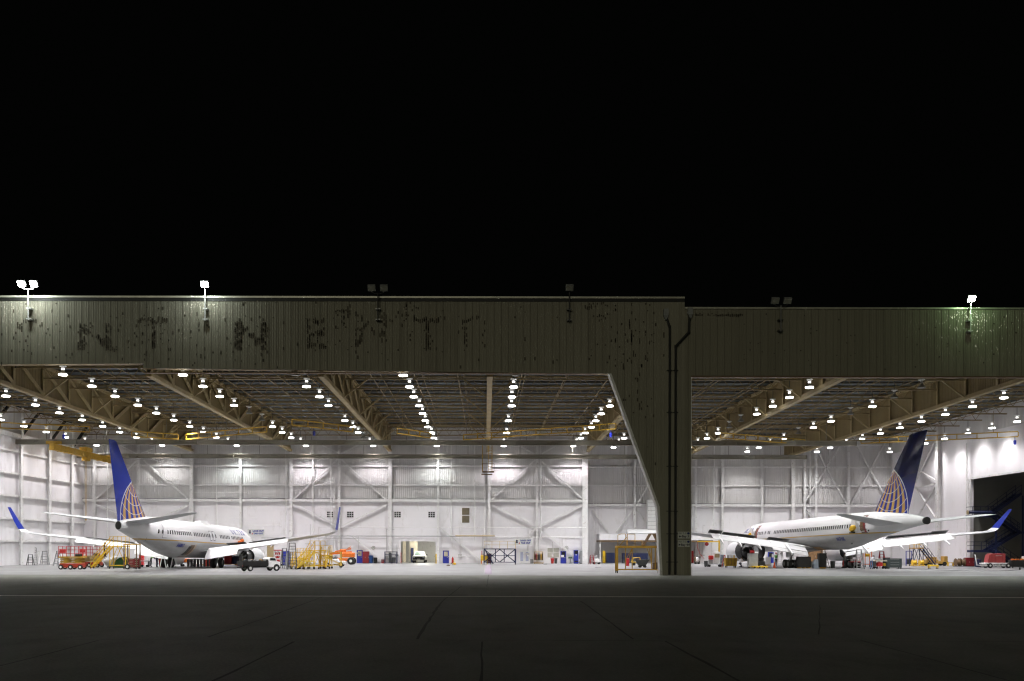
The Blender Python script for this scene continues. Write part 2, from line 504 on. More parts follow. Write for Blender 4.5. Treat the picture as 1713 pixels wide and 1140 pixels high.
# ---- back walls
OPX0, OPX1, OPZ = gx(670.5, DL), gx(728.5, DL), gz(906.2, DL)
LED, LEDR = gz(838, DL), gz(845, DR)
g = MB()
corr(g, XL, XC, .3, .035, LED, 20.1, DL)
loc(g.build("upper_siding", SIDING, HL))
g = MB()
g.box(XL, OPX0, DL-.06, DL+.3, 0, LED); g.box(OPX1, XC, DL-.06, DL+.3, 0, LED); g.box(OPX0, OPX1, DL-.06, DL+.3, OPZ, LED)
loc(g.build("back_wall", WALLW, HL))
g = MB()
corr(g, XC, XR, .3, .035, LEDR, 20.1, DR)
loc(g.build("upper_siding", SIDING, HR))
g = MB(); g.box(XC, XR, DR-.06, DR+.3, 0, LEDR); g.box(XC-.15, XC, DL, DR, 0, 20.1); loc(g.build("back_wall", WALLW, HR))
def girts(parent, x0, x1, D, led, zs):
    g = MB()
    g.box(x0, x1, D-.55, D-.07, led-.22, led+.18)
    for z in zs: g.box(x0, x1, D-.32, D-.05, z-.14, z+.1)
    loc(g.build("wall_girt", STEELW, parent))
    g = MB(); g.box(x0, x1, D-.5, D-.06, led+.18, led+.25); loc(g.build("ledge_shadow_strip", DGREY, parent))  # solid dark strip painted as the shade above the ledge
girts(HL, XL, XC, DL, LED, [gz(780, DL), gz(812, DL), 18.3])
girts(HR, XC, XR, DR, LEDR, [gz(781, DR), gz(812, DR), 18.6])
def column(parent, px, D, wpx, z1=20, name="wall_column", mt=None):
    g = MB(); x, hw = gx(px, D), wpx*D/F/2
    g.box(x-hw, x+hw, D-.62, D-.56, 0, z1); g.box(x-hw, x+hw, D-.3, D-.24, 0, z1); g.box(x-.03, x+.03, D-.56, D-.3, 0, z1)
    loc(g.build(name, mt or STEELW, parent))
for px, wp in ((322, 6), (488, 5), (653, 6), (818, 5), (404, 4), (568, 4), (733, 4), (898, 4), (233, 4), (160, 5), (978, 9)):
    column(HL, px, DL, wp)
for px, wp in ((1061, 4), (1207, 3.5), (1273, 4), (1325, 6), (1344, 4), (1363, 3.5), (1417, 4), (1492, 7), (1163, 3)):
    column(HR, px, DR, wp)
def pipes(parent, pxs, D, mt, y0=770, y1=946, dia=.14):
    for px in pxs:
        g = MB(); g.bar((gx(px, D), D-.8, gz(y1, D) if y1 < 943 else 0), (gx(px, D), D-.8, gz(y0, D)), dia, None, 8)
        loc(g.build("wall_pipe", mt, parent, True))
pipes(HL, (365, 525, 480, 555, 755, 794, 904, 183), DL, WHITE, 746, 906)
pipes(HL, (559, 561.5, 810), DL, STEELW, 800, 943, .09)
pipes(HR, (1046, 1352, 1192), DR, WHITE, 746, 880)
pipes(HR, (992, 996, 1001), DR, STEELW, 830, 900, .07)
def hpipe(parent, px0, px1, py, D, mt, dia=.1):
    g = MB(); z = gz(py, D); a, b = gx(px0, D), gx(px1, D)
    g.bar((a, D-.95, z), (b, D-.95, z), dia, None, 8)
    n = max(2, int((b-a)/3))
    for i in range(n+1):
        x = a+(b-a)*i/n; g.box(x-.03, x+.03, D-.95, D-.1, z-.02, z+.02)
    loc(g.build("wall_pipe", mt, parent, True))
hpipe(HL, 536, 979, 883, DL, STEELW, .08); hpipe(HL, 545, 762, 897.5, DL, GREYP, .12); hpipe(HL, 762, 828, 897, DL, TAN, .2); hpipe(HL, 830, 976, 899, DL, STEELW, .1); hpipe(HL, 440, 600, 901, DL, GREYP, .07)
hpipe(HL, 320, 415, 826, DL, WHITE, .07); hpipe(HL, 385, 430, 868, DL, WHITE, .06); hpipe(HL, 382, 470, 880, DL, WHITE, .06); hpipe(HL, 750, 795, 931, DL, STEELW, .06)
def brace(parent, pts, D, wd=.26, mt=None):
    for (a, b) in pts:
        g = MB(); p, q = at(a[0], a[1], D), at(b[0], b[1], D); g.bar((p.x, D-.48, p.z), (q.x, D-.48, q.z), wd, .2)
        loc(g.build("wall_brace", mt or STEELW, parent))
brace(HL, [((160, 838), (231, 771)), ((242, 771), (318, 837)), ((317, 845), (242, 879)), ((160, 844), (225, 872)), ((204, 746), (233, 761)), ((268, 746), (236, 761)),
           ((566, 769), (491, 837)), ((491, 844), (566, 879)), ((572, 770), (648, 838)), ((648, 844), (573, 880)), ((589, 897), (640, 940)), ((549, 896), (533, 912)), ((570, 760), (540, 746)), ((570, 760), (601, 745)),
           ((737, 884), (806, 939)), ((895, 770), (822, 837)), ((822, 845), (896, 880)), ((896, 884), (881, 898)), ((906, 773), (976, 837)), ((976, 844), (904, 880)), ((901, 884), (975, 942)), ((867, 746), (895, 761)), ((931, 746), (906, 760))], DL)
brace(HR, [((1416, 847), (1365, 756)), ((1403, 748), (1346, 838)), ((1440, 808), (1417, 852)), ((1429, 742), (1475, 825)), ((1480, 738), (1422, 845)), ((1085, 809), (1064, 846)), ((990, 853), (1017, 891)), ((1057, 855), (1030, 891)), ((1348, 853), (1358, 866)), ((1064, 853), (1084, 880))], DR, .2)
# wall panes, shutters, doors
def grid_window(parent, px, py, D):
    x, z = gx(px, D), gz(py, D)
    g = MB(); g.box(x-.5, x+.5, D-.09, D-.07, z-.43, z+.43); o = loc(g.build("window", GLASSD, parent))
    g = MB()
    for i in range(4):
        xx = x-.5+i/3; g.box(xx-.03, xx+.03, D-.125, D-.092, z-.45, z+.45)
        zz = z-.43+.86*i/3; g.box(x-.5, x+.5, D-.12, D-.095, zz-.025, zz+.025)
    g.build("window_frame", STEELW, o)
for px in (552.5, 586, 665, 722): grid_window(HL, px, 861.5, DL)
x, z = gx(779, DL), gz(862.5, DL)
for dz in (-.58, .58):
    g = MB(); g.box(x-.55, x+.55, DL-.1, DL-.07, z+dz-.52, z+dz+.52)
    for k in range(9): g.box(x-.55, x+.55, DL-.13, DL-.102, z+dz-.5+k*.115, z+dz-.44+k*.115)
    loc(g.build("louvre_shutter", mat("shutter_tan", (.2, .17, .11), .6), HL))
def blue_door(parent, px0, px1, py0, D, wide_glass=False):
    x0, x1, z1 = gx(px0, D), gx(px1, D), gz(py0, D)
    g = MB(); g.box(x0, x1, D-.12, D-.07, .02, z1); o = loc(g.build("door", BLUE, parent))
    g = MB(); g.box(x0+.2*(x1-x0), x1-.2*(x1-x0), D-.135, D-.122, z1*.55, z1*.92); g.build("window", GLASSD if wide_glass else mat("door_glass_painted_lit", (.55, .5, .33), .3), o)  # the lit look of the pane is put into its pale colour
    g = MB(); g.box(x0-.09, x0-.005, D-.16, D-.065, 0, z1+.09); g.box(x1+.005, x1+.09, D-.16, D-.065, 0, z1+.09); g.box(x0-.005, x1+.005, D-.16, D-.065, z1+.005, z1+.09)
    g.build("door_frame", STEELW, o)
    g = MB(); g.bar((x1-.12, D-.2, z1*.47), (x1-.3, D-.2, z1*.47), .05); g.bar((x1-.12, D-.2, z1*.47), (x1-.12, D-.12, z1*.47), .05); g.build("handle", ALU, o)
blue_door(HL, 597, 607, 921, DL); blue_door(HL, 741, 751, 921.5, DL); blue_door(HL, 937.5, 947, 922, DL, True)
blue_door(HR, 1284, 1294, 923, DR, True)
x0, x1, z1 = gx(868.5, DL), gx(886, DL), gz(921.5, DL)
for a, b in ((x0, (x0+x1)/2-.02), ((x0+x1)/2+.02, x1)):
    g = MB(); g.box(a, b, DL-.12, DL-.07, .02, z1); o = loc(g.build("white_door", WHITE, HL))
    g = MB(); g.box(a+.17, b-.17, DL-.135, DL-.122, .35, z1-.2); g.build("window", GLASSL, o)
g = MB(); x0, x1 = gx(916, DL), gx(935, DL); g.box(x0, x1, DL-.1, DL-.07, gz(932.5, DL), gz(917, DL)); o = loc(g.build("window", mat("frosted_panes", (.5, .5, .43), .3), HL))
g = MB(); xm, zm = (x0+x1)/2, gz(924.6, DL)
g.box(xm-.03, xm+.03, DL-.13, DL-.102, gz(932.5, DL), gz(917, DL)); g.box(x0, x1, DL-.125, DL-.104, zm-.03, zm+.03); g.build("window_frame", STEELW, o)
x0, x1, z1 = gx(447, DL), gx(458, DL), gz(905, DL)
g = MB(); g.box(x0, x1, DL-.11, DL-.07, .02, z1)
for k in range(12): g.box(x0, x1, DL-.13, DL-.112, .1+k*z1/12, .16+k*z1/12)
loc(g.build("roller_door", TAN, HL))
# small conduits, boxes and gauges along the lower back walls
GB = mat("conduit_grey", (.5, .49, .48), .5, 0, .2, 2, (.3, .29, .27))
for i in range(30):
    Dw, par, px = (DL, HL, rnd.uniform(480, 975)) if i < 21 else (DR, HR, rnd.uniform(1165, 1480))
    if 666 < px < 735: continue
    x = gx(px, Dw); za = rnd.uniform(1.0, 1.7); zb_ = rnd.uniform(2.6, 6.2)
    g = MB(); g.bar((x, Dw-.1, za), (x, Dw-.1, zb_), .05, None, 6)
    if rnd.random() < .5: g.bar((x, Dw-.1, zb_), (x+rnd.uniform(-2, 2), Dw-.1, zb_), .05, None, 6)
    loc(g.build("conduit", GB, par, True))
    g = MB(); w_ = rnd.uniform(.12, .3); g.bevbox(x-w_, x+w_, Dw-.24, Dw-.07, za-rnd.uniform(.2, .5), za, .02)
    loc(g.build("junction_box", rnd.choice((GB, STEELW, GREYP)), par))
# lit side room behind the opening
g = MB()
g.box(OPX0-3.2, OPX0-3, DL+.3, 152, 0, 4.6); g.box(OPX1+1.6, OPX1+1.8, DL+.3, 152, 0, 4.6); g.box(OPX0-3.2, OPX1+1.8, 152, 152.2, 0, 4.6); g.box(OPX0-3.2, OPX1+1.8, DL+.3, 152.2, 4.6, 4.8)
loc(g.build("side_room_wall", WHITE, HL))
g = MB(); g.box(OPX0+.5, OPX0+1.75, 146, 146.2, 0, 4.55); g.box(OPX0-.6, OPX0-.1, 146, 146.1, 0, 4.55); loc(g.build("partition", mat("partition_buff", (.5, .45, .36), .6), HL))
g = MB(); g.box(OPX0+.75, OPX0+1.15, 145.8, 145.9, .02, 2.3); loc(g.build("side_room_door", NAVY, HL))
g = MB(); g.box(-10.6, -9.4, 143.5, 144.5, 4.4, 4.5); rl = loc(g.build("ceiling_lamp", emis("room_lamp_glow", (1, .96, .86), 12), HL))
la = bpy.data.lights.new("room_light", 'AREA'); la.energy = 560; la.size = 1.2; la.color = (1, .95, .82)
lo = bpy.data.objects.new("room_light", la); COL.objects.link(lo); lo.parent = rl; lo.location = (-9.6, 143, 4.35)
# ---- left side wall
g = MB()
corr(g, DF+1, DL, .3, .035, 0, 16.6, XL, 'y', 1)
loc(g.build("side_wall", WALLW, HL))
g = MB(); corr(g, DF+1, DL, .3, .035, 16.6, 20.1, XL, 'y', 1); loc(g.build("side_upper_siding", SIDING, HL))
g = MB()
for z in (14.4, 11.6, 8.75, 5.9, 3.1): g.box(XL+.05, XL+.3, DF+1, DL, z-.13, z+.1)
g.box(XL+.05, XL+.6, DF+1, DL, 16.1, 16.6)
loc(g.build("wall_girt", STEELW, HL))
for D in (87, 94.6, 102, 109.5, 117, 124.6, 131.4):
    g = MB(); g.box(XL+.56, XL+.62, D-.3, D+.3, 0, 16.1); g.box(XL+.2, XL+.56, D-.03, D+.03, 0, 16.1); g.box(XL+.62, XL+.68, D-.3, D+.3, 16.1, 20)
    loc(g.build("wall_column", STEELW, HL))
    g = MB(); g.bar((XL+.5, D, 16.4), (XL+.5, D+4.6, 20), .34, .2); loc(g.build("wall_brace", BLKP, HL))
# ---- right side wall with the wide opening into a dark annex
DO, ZO = 120.9, 11.45
g = MB()
g.box(XR, XR+.3, DO, DR, 0, 17.2); g.box(XR, XR+.3, DF+1, DO, ZO, 17.2); g.box(XR, XR+.3, DF+1, 90, 0, ZO)
loc(g.build("side_wall", WALLW, HR))
g = MB(); corr(g, DF+1, DR, .3, .035, 17.2, 20.1, XR, 'y', -1); loc(g.build("side_upper_siding", SIDING, HR))
for D in (129, 105):
    g = MB(); g.box(XR-.62, XR-.56, D-.35, D+.35, ZO+.1 if D < DO else 0, 20); g.box(XR-.56, XR-.02, D-.03, D+.03, ZO+.1 if D < DO else 0, 20); loc(g.build("wall_column", STEELW, HR))
g = MB(); g.box(XR-.3, XR-.02, DO-.2, DO+.25, 0, ZO); g.box(XR-.22, XR-.02, DF+1, DO-.2, ZO-.05, ZO+.18); loc(g.build("opening_frame", STEELW, HR))
def pxwall(px, py):
    D = (XR-.4)*F/(px-VX); return Vector((XR-.4, D, CH+(HY-py)*D/F))
for a, b in (((1562, 740), (1531, 806)), ((1502, 765), (1565, 803)), ((1565, 812), (1532, 868)), ((1531, 814), (1565, 866)), ((1531, 815), (1564, 809))):
    g = MB(); g.bar(pxwall(*a), pxwall(*b), .25, .2); loc(g.build("wall_brace", STEELW, HR))
for px, py0, py1, dd in ((1617, 740, 942, .2), (1598, 890, 900, .12)):
    g = MB(); g.bar(pxwall(px, py0), Vector((pxwall(px, 900).x, pxwall(px, 900).y, gz(py1, pxwall(px, 900).y))), dd, None, 8); loc(g.build("wall_pipe", WHITE, HR, True))
AX = mat("annex_wall_painted_dim", (.2, .2, .175), .7, 0, .12, .5)
AXD = mat("annex_wall_painted_dark", (.05, .05, .042), .7, 0, .15, .5)  # same wall in a darker tone; the annex gloom is put into both colours
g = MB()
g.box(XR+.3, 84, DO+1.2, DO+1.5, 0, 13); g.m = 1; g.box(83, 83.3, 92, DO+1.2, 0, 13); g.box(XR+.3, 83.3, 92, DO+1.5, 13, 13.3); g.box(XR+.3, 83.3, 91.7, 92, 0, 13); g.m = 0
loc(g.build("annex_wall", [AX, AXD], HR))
# ---- roof decks
g = MB(); corr(g, DF+.8, DL+.3, .3, .06, XL, XC, 20.2, 'y', -1)
def deck(x0, x1, y0, y1):
    g = MB(); pts = []; y = y0
    while y < y1:
        pts += [(y, 20.28), (y+.2, 20.28), (y+.26, 20.2), (y+.44, 20.2)]; y += .5
    vs = []; fs = []
    for yy, z in pts: vs += [(x0, yy, z), (x1, yy, z)]
    for i in range(len(pts)-1): fs.append((2*i, 2*i+1, 2*i+3, 2*i+2))
    return g.add(vs, fs)
loc(deck(XL, XC, DF+.7, DL+.4).build("roof_deck", DECK, HL))
loc(deck(XC, XR+.3, DF+.7, DR+.4).build("roof_deck", DECK, HR))
# ---- trusses running back into the bays
def truss(parent, X, D1, side, style):
    zb = lambda D: 16.45 + (D1-D)/58.5*.45
    D0 = DF+.75
    g = MB()
    g.loft([[(X-.24, D0, zb(D0)), (X+.24, D0, zb(D0)), (X+.24, D0, zb(D0)+.36), (X-.24, D0, zb(D0)+.36)], [(X-.24, D1-.1, zb(D1)), (X+.24, D1-.1, zb(D1)), (X+.24, D1-.1, zb(D1)+.36), (X-.24, D1-.1, zb(D1)+.36)]])
    tr = loc(g.build("roof_truss", BEIGE, parent))
    g = MB(); g.box(X-.2, X+.2, D0, D1-.1, 19.8, 20.15); g.build("top_chord", BEIGE, tr)
    ds = [78.7 + 5.6*k for k in range(int((D1-79)/5.6)+1)]
    for k, D in enumerate(ds):
        for sx in ((-1, 1) if style == 'web' else (side,)):
            xx = X + sx*.16
            g = MB(); g.box(xx-.05, xx+.05, D-.16, D+.16, zb(D)+.36, 19.8); g.build("web_post", BEIGE, tr)
            if k + 1 < len(ds) and style == 'web':
                p, q = (D, D+5.6) if k < 5 else (D+5.6, D)
                g = MB(); g.bar((xx+sx*.08, q, zb(q)+.3), (xx+sx*.08, p, 19.8), .09, .42); g.build("web_diagonal", BEIGE, tr)
        # knee brace up to the joist
        if k % 2 == 0 and D < D1-4:
            for sx in (-1, 1):
                g = MB(); g.bar((X+sx*.2, D, zb(D)+.2), (X+sx*2.7, D, 18.9), .14); g.build("knee_brace", BEIGE, tr)
    g = MB()
    if style == 'open':
        for k in range(len(ds)-1):
            a, b = ds[k], ds[k+1]; g.bar((X, a, zb(a)+.3), (X, (a+b)/2, 19.8), .12); g.bar((X, (a+b)/2, 19.8), (X, b, zb(b)+.3), .12)
        g.build("truss_diagonal", BEIGE, tr)
    else:
        corr(g, D0, D1-.1, .3, .03, lambda D: zb(D)+.3, 19.85, X, 'y', side)
        g.build("draft_curtain", BEIGEC, tr)
    return tr
TX = [gx(322, DL), gx(487, DL), gx(653, DL), gx(816, DL), XC]
for X, st, sd in zip(TX, ('web', 'web', 'web', 'open', 'curtain'), (1, 1, 1, 1, -1)): truss(HL, X, DL, sd, st)
for X in (31.0, 47.0): truss(HR, X, DR, -1, 'curtain')
# ---- open-web joists across each bay
def joists(parent, x0, x1, D1):
    L = x1-x0; g = MB()
    g.box(0, L, -.08, .08, 19.95, 20.15); g.box(0, L, -.09, .09, 18.7, 18.84)
    n = max(4, round(L/1.6))
    for i in range(n):
        a, b = L*i/n, L*(i+.5)/n; c = L*(i+1)/n
        g.bar((a, 0, 19.95), (b, 0, 18.84), .05); g.bar((b, 0, 18.84), (c, 0, 19.95), .05)
    first = None; k = 0
    while 78.7+5.6*k < D1-.5:
        if first is None:
            first = g.build("roof_joist", JOIST, parent); o = first
        else:
            o = first.copy(); COL.objects.link(o)
        o.location = (x0, 78.7+5.6*k-DF, 0); k += 1
    g = MB()                     # thin purlins between joists, along x, and bridging along the depth
    D = DF+1.2
    while D < D1: g.box(x0, x1, D-.04, D+.04, 19.98, 20.18); D += 2.8
    loc(g.build("roof_purlin", PURLIN, parent))
    g = MB()
    for f in (.2, .5, .8):
        X = x0+L*f; g.bar((X, DF+.8, 18.9), (X, D1-.2, 18.9), .07); g.bar((X+.5, DF+.8, 19.6), (X+.5, D1-.2, 19.6), .06)
        kk = 0
        while 78.7+5.6*(kk+1) < D1:
            D = 78.7+5.6*kk
            if kk % 2 == 0: g.bar((X, D, 18.8), (X+1.6, D+5.6, 19.9), .05)
            kk += 1
    loc(g.build("joist_bridging", JOIST, parent))
EDL = [XL] + TX
for a, b in zip(EDL, EDL[1:]): joists(HL, a+.25, b-.25, DL)
for a, b in ((XC, 31), (31, 47), (47, XR)): joists(HR, a+.25, b-.25, DR)
# ---- ghost sign plates on the pillar
def baysign(px0, px1, py0, py1, word, label):
    cx_, cz_, wd, ht = gx((px0+px1)/2, DF), gz((py0+py1)/2, DF), gx(px1, DF)-gx(px0, DF), (py1-py0)*DF/F
    T = thing("bay_sign", label, "sign", (cx_, DF-.06, cz_), 0, "bay signs on the pillar")
    g = MB(); g.box(-wd/2, wd/2, -.03, 0, -ht/2, ht/2); g.build("sign_plate", PLATE, T)
    text("UNITED", .21, "lettering", INK, T, 1.5, .003, lambda x, y, z: (x-.12, -.034-z, y+ht*.25))
    g = MB(); n = 14
    g.lathe([(.1, -.036), (.1, -.031)], (wd*.39, 0, ht*.25), 'y', n); g.build("globe_emblem", INKB, T)
    text(word, .27, "lettering", INK, T, 1.0, .003, lambda x, y, z: (x+.14, -.034-z, y-ht*.2), 0, .006)
    g = MB(); z = -ht*.2
    if '3' in word: g.prism([(-wd*.44, z), (-wd*.44+.12, z+.1), (-wd*.44+.12, z+.03), (-wd*.44+.24, z+.03), (-wd*.44+.24, z-.03), (-wd*.44+.12, z-.03), (-wd*.44+.12, z-.1)], -.036, -.031)
    else: g.prism([(-wd*.44, z+.09), (-wd*.44+.2, z), (-wd*.44, z-.09)], -.036, -.031)
    g.build("arrow_mark", INK, T)
baysign(1133.7, 1153.3, 889.3, 900.6, "Bay 3", "white pillar sign reading Bay 3, mounted above the Bay 4A sign")
baysign(1133.7, 1153.3, 903.2, 914.6, "Bay 4A", "white pillar sign reading Bay 4A, mounted below the Bay 3 sign")
# ---- lock out tag out signs
def loto(px0, px1, py0, py1, D, label, mats=PLATE):
    cx_, cz_, wd, ht = gx((px0+px1)/2, D), gz((py0+py1)/2, D), gx(px1, D)-gx(px0, D), (py1-py0)*D/F
    T = thing("safety_sign", label, "sign", (cx_, D-.95, cz_), 0, "lock out tag out signs")
    g = MB(); g.box(-wd/2, wd/2, -.05, 0, -ht/2, ht/2); g.build("sign_plate", mats, T)
    text("LOCK OUT", ht*.33, "lettering", INKB, T, 1.05, .003, lambda x, y, z: (x+wd*.13, -.056-z, y+ht*.2), 0, .028)
    text("TAG OUT", ht*.33, "lettering", INKB, T, 1.05, .003, lambda x, y, z: (x+wd*.13, -.056-z, y-ht*.2), 0, .028)
    g = MB(); g.lathe([(.14, -.058), (.14, -.051)], (-wd*.36, 0, ht*.2), 'y', 12); g.box(-wd*.42, -wd*.3, -.058, -.051, -ht*.2, ht*.05); g.build("padlock_mark", INK, T)
    g = MB(); g.prism([(-wd*.27, -ht*.32), (-wd*.22, -ht*.02), (-wd*.17, -ht*.32)], -.058, -.051); g.build("red_tag_mark", REDP, T)
    g = MB(); g.bar((-wd*.4, -.02, ht/2), (-wd*.4, .3, ht/2+.3), .05); g.bar((wd*.4, -.02, ht/2), (wd*.4, .3, ht/2+.3), .05); g.build("bracket", STEELW, T)
loto(860, 890, 901.7, 911.8, DL, "white lock out tag out sign above the white double doors")
loto(417, 445, 886.5, 897, DL, "white lock out tag out sign beside the nose of the smaller airliner")
# ---- wall clocks
def clock(px, py, D, label):
    T = thing("wall_clock", label, "clock", (gx(px, D), D-.1, gz(py, D)), 0, "clocks on the back wall")
    g = MB(); g.lathe([(.24, -.04), (.27, -.06), (.27, 0)], (0, 0, 0), 'y', 20); g.build("clock_rim", BROWN, T)
    g = MB(); g.lathe([(.235, -.055), (.235, -.045)], (0, 0, 0), 'y', 20); g.build("clock_face", PLATE, T)
    g = MB(); g.bar((0, -.06, 0), (.1, -.06, .08), .025); g.bar((0, -.06, 0), (-.05, -.06, .17), .02); g.build("clock_hand", INK, T)
clock(624.8, 917, DL, "round wall clock right of a blue door behind the red cabinet")
clock(947.5, 916.5, DL, "round wall clock above the blue door with the dark window")
# ================================================================== LAMPS
def make_lamp():
    T = thing("high_bay_lamp", "x", "lamp", (0, 0, 0), 0, "high bay lamps hanging from the roof joists")
    g = MB(); g.lathe([(.03, .72), (.03, 1.75)], (0, 0, 0), 'z', 6); g.build("hanging_rod", STEEL, T)
    g = MB(); g.lathe([(.0, .84), (.25, .83), (.30, .79), (.30, .75), (.14, .68), (.11, .6), (.10, .42), (.0, .41)], (0, 0, 0), 'z', 12); g.build("ballast_housing", mat("lamp_housing_white", (.85, .85, .83), .4), T, True)
    g = MB(); g.lathe([(.115, .45), (.14, .5), (.14, .55), (.115, .6)], (0, 0, 0), 'z', 12, False); g.build("neck_glow", emis("lamp_neck_glow", (1, .97, .93), 2.2), T, True)  # glowing ring put in so the housing above looks lit
    g = MB(); g.lathe([(.11, .44), (.16, .36), (.24, .22), (.33, .105)], (0, 0, 0), 'z', 14, False); g.build("reflector", None, T, True)
    g = MB(); g.lathe([(.34, .10), (.37, .05), (.35, .0)], (0, 0, 0), 'z', 14, False); g.build("rim_glow", emis("lamp_rim_glow", (1, .98, .95), 14), T, True)
    g = MB(); g.lathe([(.33, .015), (.33, .03)], (0, 0, 0), 'z', 14); g.build("lens", None, T)
    return T
EB = mat("lamp_bowl_glass", (.4, .39, .36), .3, .2, .1, 3)
EL = emis("lamp_lens_glow", (1, .98, .95), 40)
EBW = emis("lamp_bowl_glow_rosy", (1, .93, .95), 3.2)
OFFB = mat("lamp_bowl_off", (.34, .32, .27), .35, .2, .1, 3)
OFFL = mat("lamp_lens_off", (.25, .25, .22), .2, 0, .1, 3)
on = make_lamp(); off = None
for ch in on.children:
    if ch.name.startswith("reflector"): ch.data.materials[0] = EB
    if ch.name.startswith("lens"): ch.data.materials[0] = EL
def spotdata(name, c):
    l = bpy.data.lights.new(name, 'SPOT'); l.energy = 3600; l.spot_size = R(128); l.spot_blend = 1.0; l.shadow_soft_size = .28; l.color = c
    return l
SPD = []
for i, (c_, e_) in enumerate((((1, .97, .975), 1.0), ((1, .92, .985), 1.15), ((1, .975, .97), .8), ((.93, 1, .98), 1.1), ((1, .96, .96), 1.2), ((1, .93, .98), .85), ((.97, 1, .98), .95))):
    l = spotdata("lamp_beam", c_); l.energy = 5300*e_; SPD.append(l)
WALLSP = spotdata("lamp_beam", (1, .95, .97)); WALLSP.energy = 3000
sp = bpy.data.objects.new("lamp_beam", SPD[0]); COL.objects.link(sp); sp.parent = on; sp.location = (0, 0, -.03)
off = copytree(on)
for ch in list(off.children):
    if ch.type == 'LIGHT': bpy.data.objects.remove(ch); continue
    if ch.name.startswith("reflector"): ch.data = ch.data.copy(); ch.data.materials[0] = OFFB
    if ch.name.startswith(("lens", "neck", "rim")): ch.data = ch.data.copy(); ch.data.materials[0] = OFFL
ROWS = [(-56.3, "along the far left wall", range(4, 11), ()),
        (-46.8, "left of the first roof truss", range(0, 11), ()),
        (-36.1, "between the first and second trusses", range(0, 11), ()),
        (-26.0, "right of the second truss", range(0, 11), (4, 5)),
        (-16.3, "left of the third truss", range(0, 11), (0, 4, 8)),
        (-7.0, "left of the centre truss", range(0, 11), ()),
        (2.6, "right of the centre truss", range(0, 11), (0, 4, 6, 8)),
        (12.8, "left of the fifth truss", range(0, 11), (2,)),
        (18.7, "just behind the pillar", range(7, 11), ()),
        (29.7, "left of the right bay's first truss", range(0, 11), (5, 6)),
        (40.0, "between the right bay's two trusses", range(0, 12), (1, 2, 4, 7)),
        (50.5, "right of the right bay's second truss", range(0, 12), ()),
        (61.7, "along the right bay's side wall", range(1, 12), (10,))]
first_on = first_off = True
ki = 0
for X, phrase, ks, dead in ROWS:
    for k in ks:
        D = 78.7 + 5.6*k - (1.5 if k == 10 and X < XC else 0)
        if D > (DL if X < XC else DR) - 1.2: continue
        isoff = k in dead
        nth = ORD[[q for q in ks].index(k)+1]
        lab = "%s bay lamp, %s from the front, row %s" % ("unlit" if isoff else "lit", nth, phrase)
        p = (X + rnd.uniform(-.12, .12), D, 17.0)
        src = off if isoff else on
        if isoff and first_off: o = off; first_off = False; o.location = p; o['label'] = lab
        elif not isoff and first_on: o = on; first_on = False; o.location = p; o['label'] = lab
        else: o = copytree(src, p, 0, lab)
        ki += 1
        if not isoff:
            for ch in o.children:
                if ch.type == 'LIGHT': ch.data = WALLSP if X in (-56.3, 61.7) else SPD[rnd.randrange(7)]
                elif ch.name.startswith("reflector") and ki % 4 == 0:
                    pass
# ================================================================== ROOFTOP FLOODLIGHTS
FLG = emis("flood_glow", (1, 1, 1), 220)
FLGG = emis("flood_glow_green", (.92, 1, .92), 220)
def floodlight(px, py, ztop, heads, lit, label, roof):
    x, z = gx(px, DF), gz(py, DF)
    T = thing("roof_floodlight", label, "floodlight", (x, DF-.45, roof), 0, "floodlights along the roof edge")
    hz = z - roof
    g = MB(); g.bar((0, 0, -2.0), (0, 0, hz-.45), .1, None, 8)
    for zz in (-1.9, -1.0): g.box(-.2, .2, .0, .42, zz-.05, zz+.05)
    if heads == 2: g.path([(-.52, 0, hz-.25), (-.5, 0, hz-.4), (-.3, 0, hz-.5), (.3, 0, hz-.5), (.5, 0, hz-.4), (.52, 0, hz-.25)], .07)
    g.build("mast", STEEL if not lit else STEELW, T)
    for hx in ((-.52, .52) if heads == 2 else (0,)):
        g = MB(); g.X = Matrix.Translation((hx, 0, hz)) @ Matrix.Rotation(R(35), 4, 'X')
        g.loft([[(-.32, -.2, -.26), (.32, -.2, -.26), (.32, -.2, .26), (-.32, -.2, .26)], [(-.32, .0, -.26), (.32, 0, -.26), (.32, 0, .26), (-.32, 0, .26)], [(-.16, .24, -.14), (.16, .24, -.14), (.16, .24, .14), (-.16, .24, .14)]])
        hd = g.build("lamp_head", GREYP, T)
        g = MB(); g.X = Matrix.Translation((hx, 0, hz)) @ Matrix.Rotation(R(35), 4, 'X'); g.box(-.28, .28, -.225, -.203, -.22, .22)
        g.build("lens", (FLGG if lit == 2 else FLG) if lit else OFFL, hd)
        if lit:
            l = bpy.data.lights.new("flood_beam", 'POINT'); l.energy = 300 if lit == 1 else 120; l.shadow_soft_size = .18
            l.color = (.9, 1, .93) if lit == 1 else (.6, 1, .5)
            lo = bpy.data.objects.new("flood_beam", l); COL.objects.link(lo); lo.parent = T; lo.location = (hx, -1.3, hz-.3)
    return T
floodlight(51, 478, 0, 2, 1, "lit double floodlight above the first faded letter", ZTL)
floodlight(345, 478, 0, 1, 1, "lit single floodlight above the hangar's taller front, between the faded T and N", ZTL)
floodlight(632.5, 484, 0, 2, 0, "unlit double floodlight on the taller roof edge", ZTL)
floodlight(951, 483, 0, 1, 0, "unlit single square floodlight on the taller roof edge", ZTL)
floodlight(1303, 504, 0, 2, 0, "unlit double floodlight on the lower right bay's roof edge", ZTR)
floodlight(1618.5, 500, 0, 1, 2, "lit greenish floodlight on the lower right bay's roof edge", ZTR)
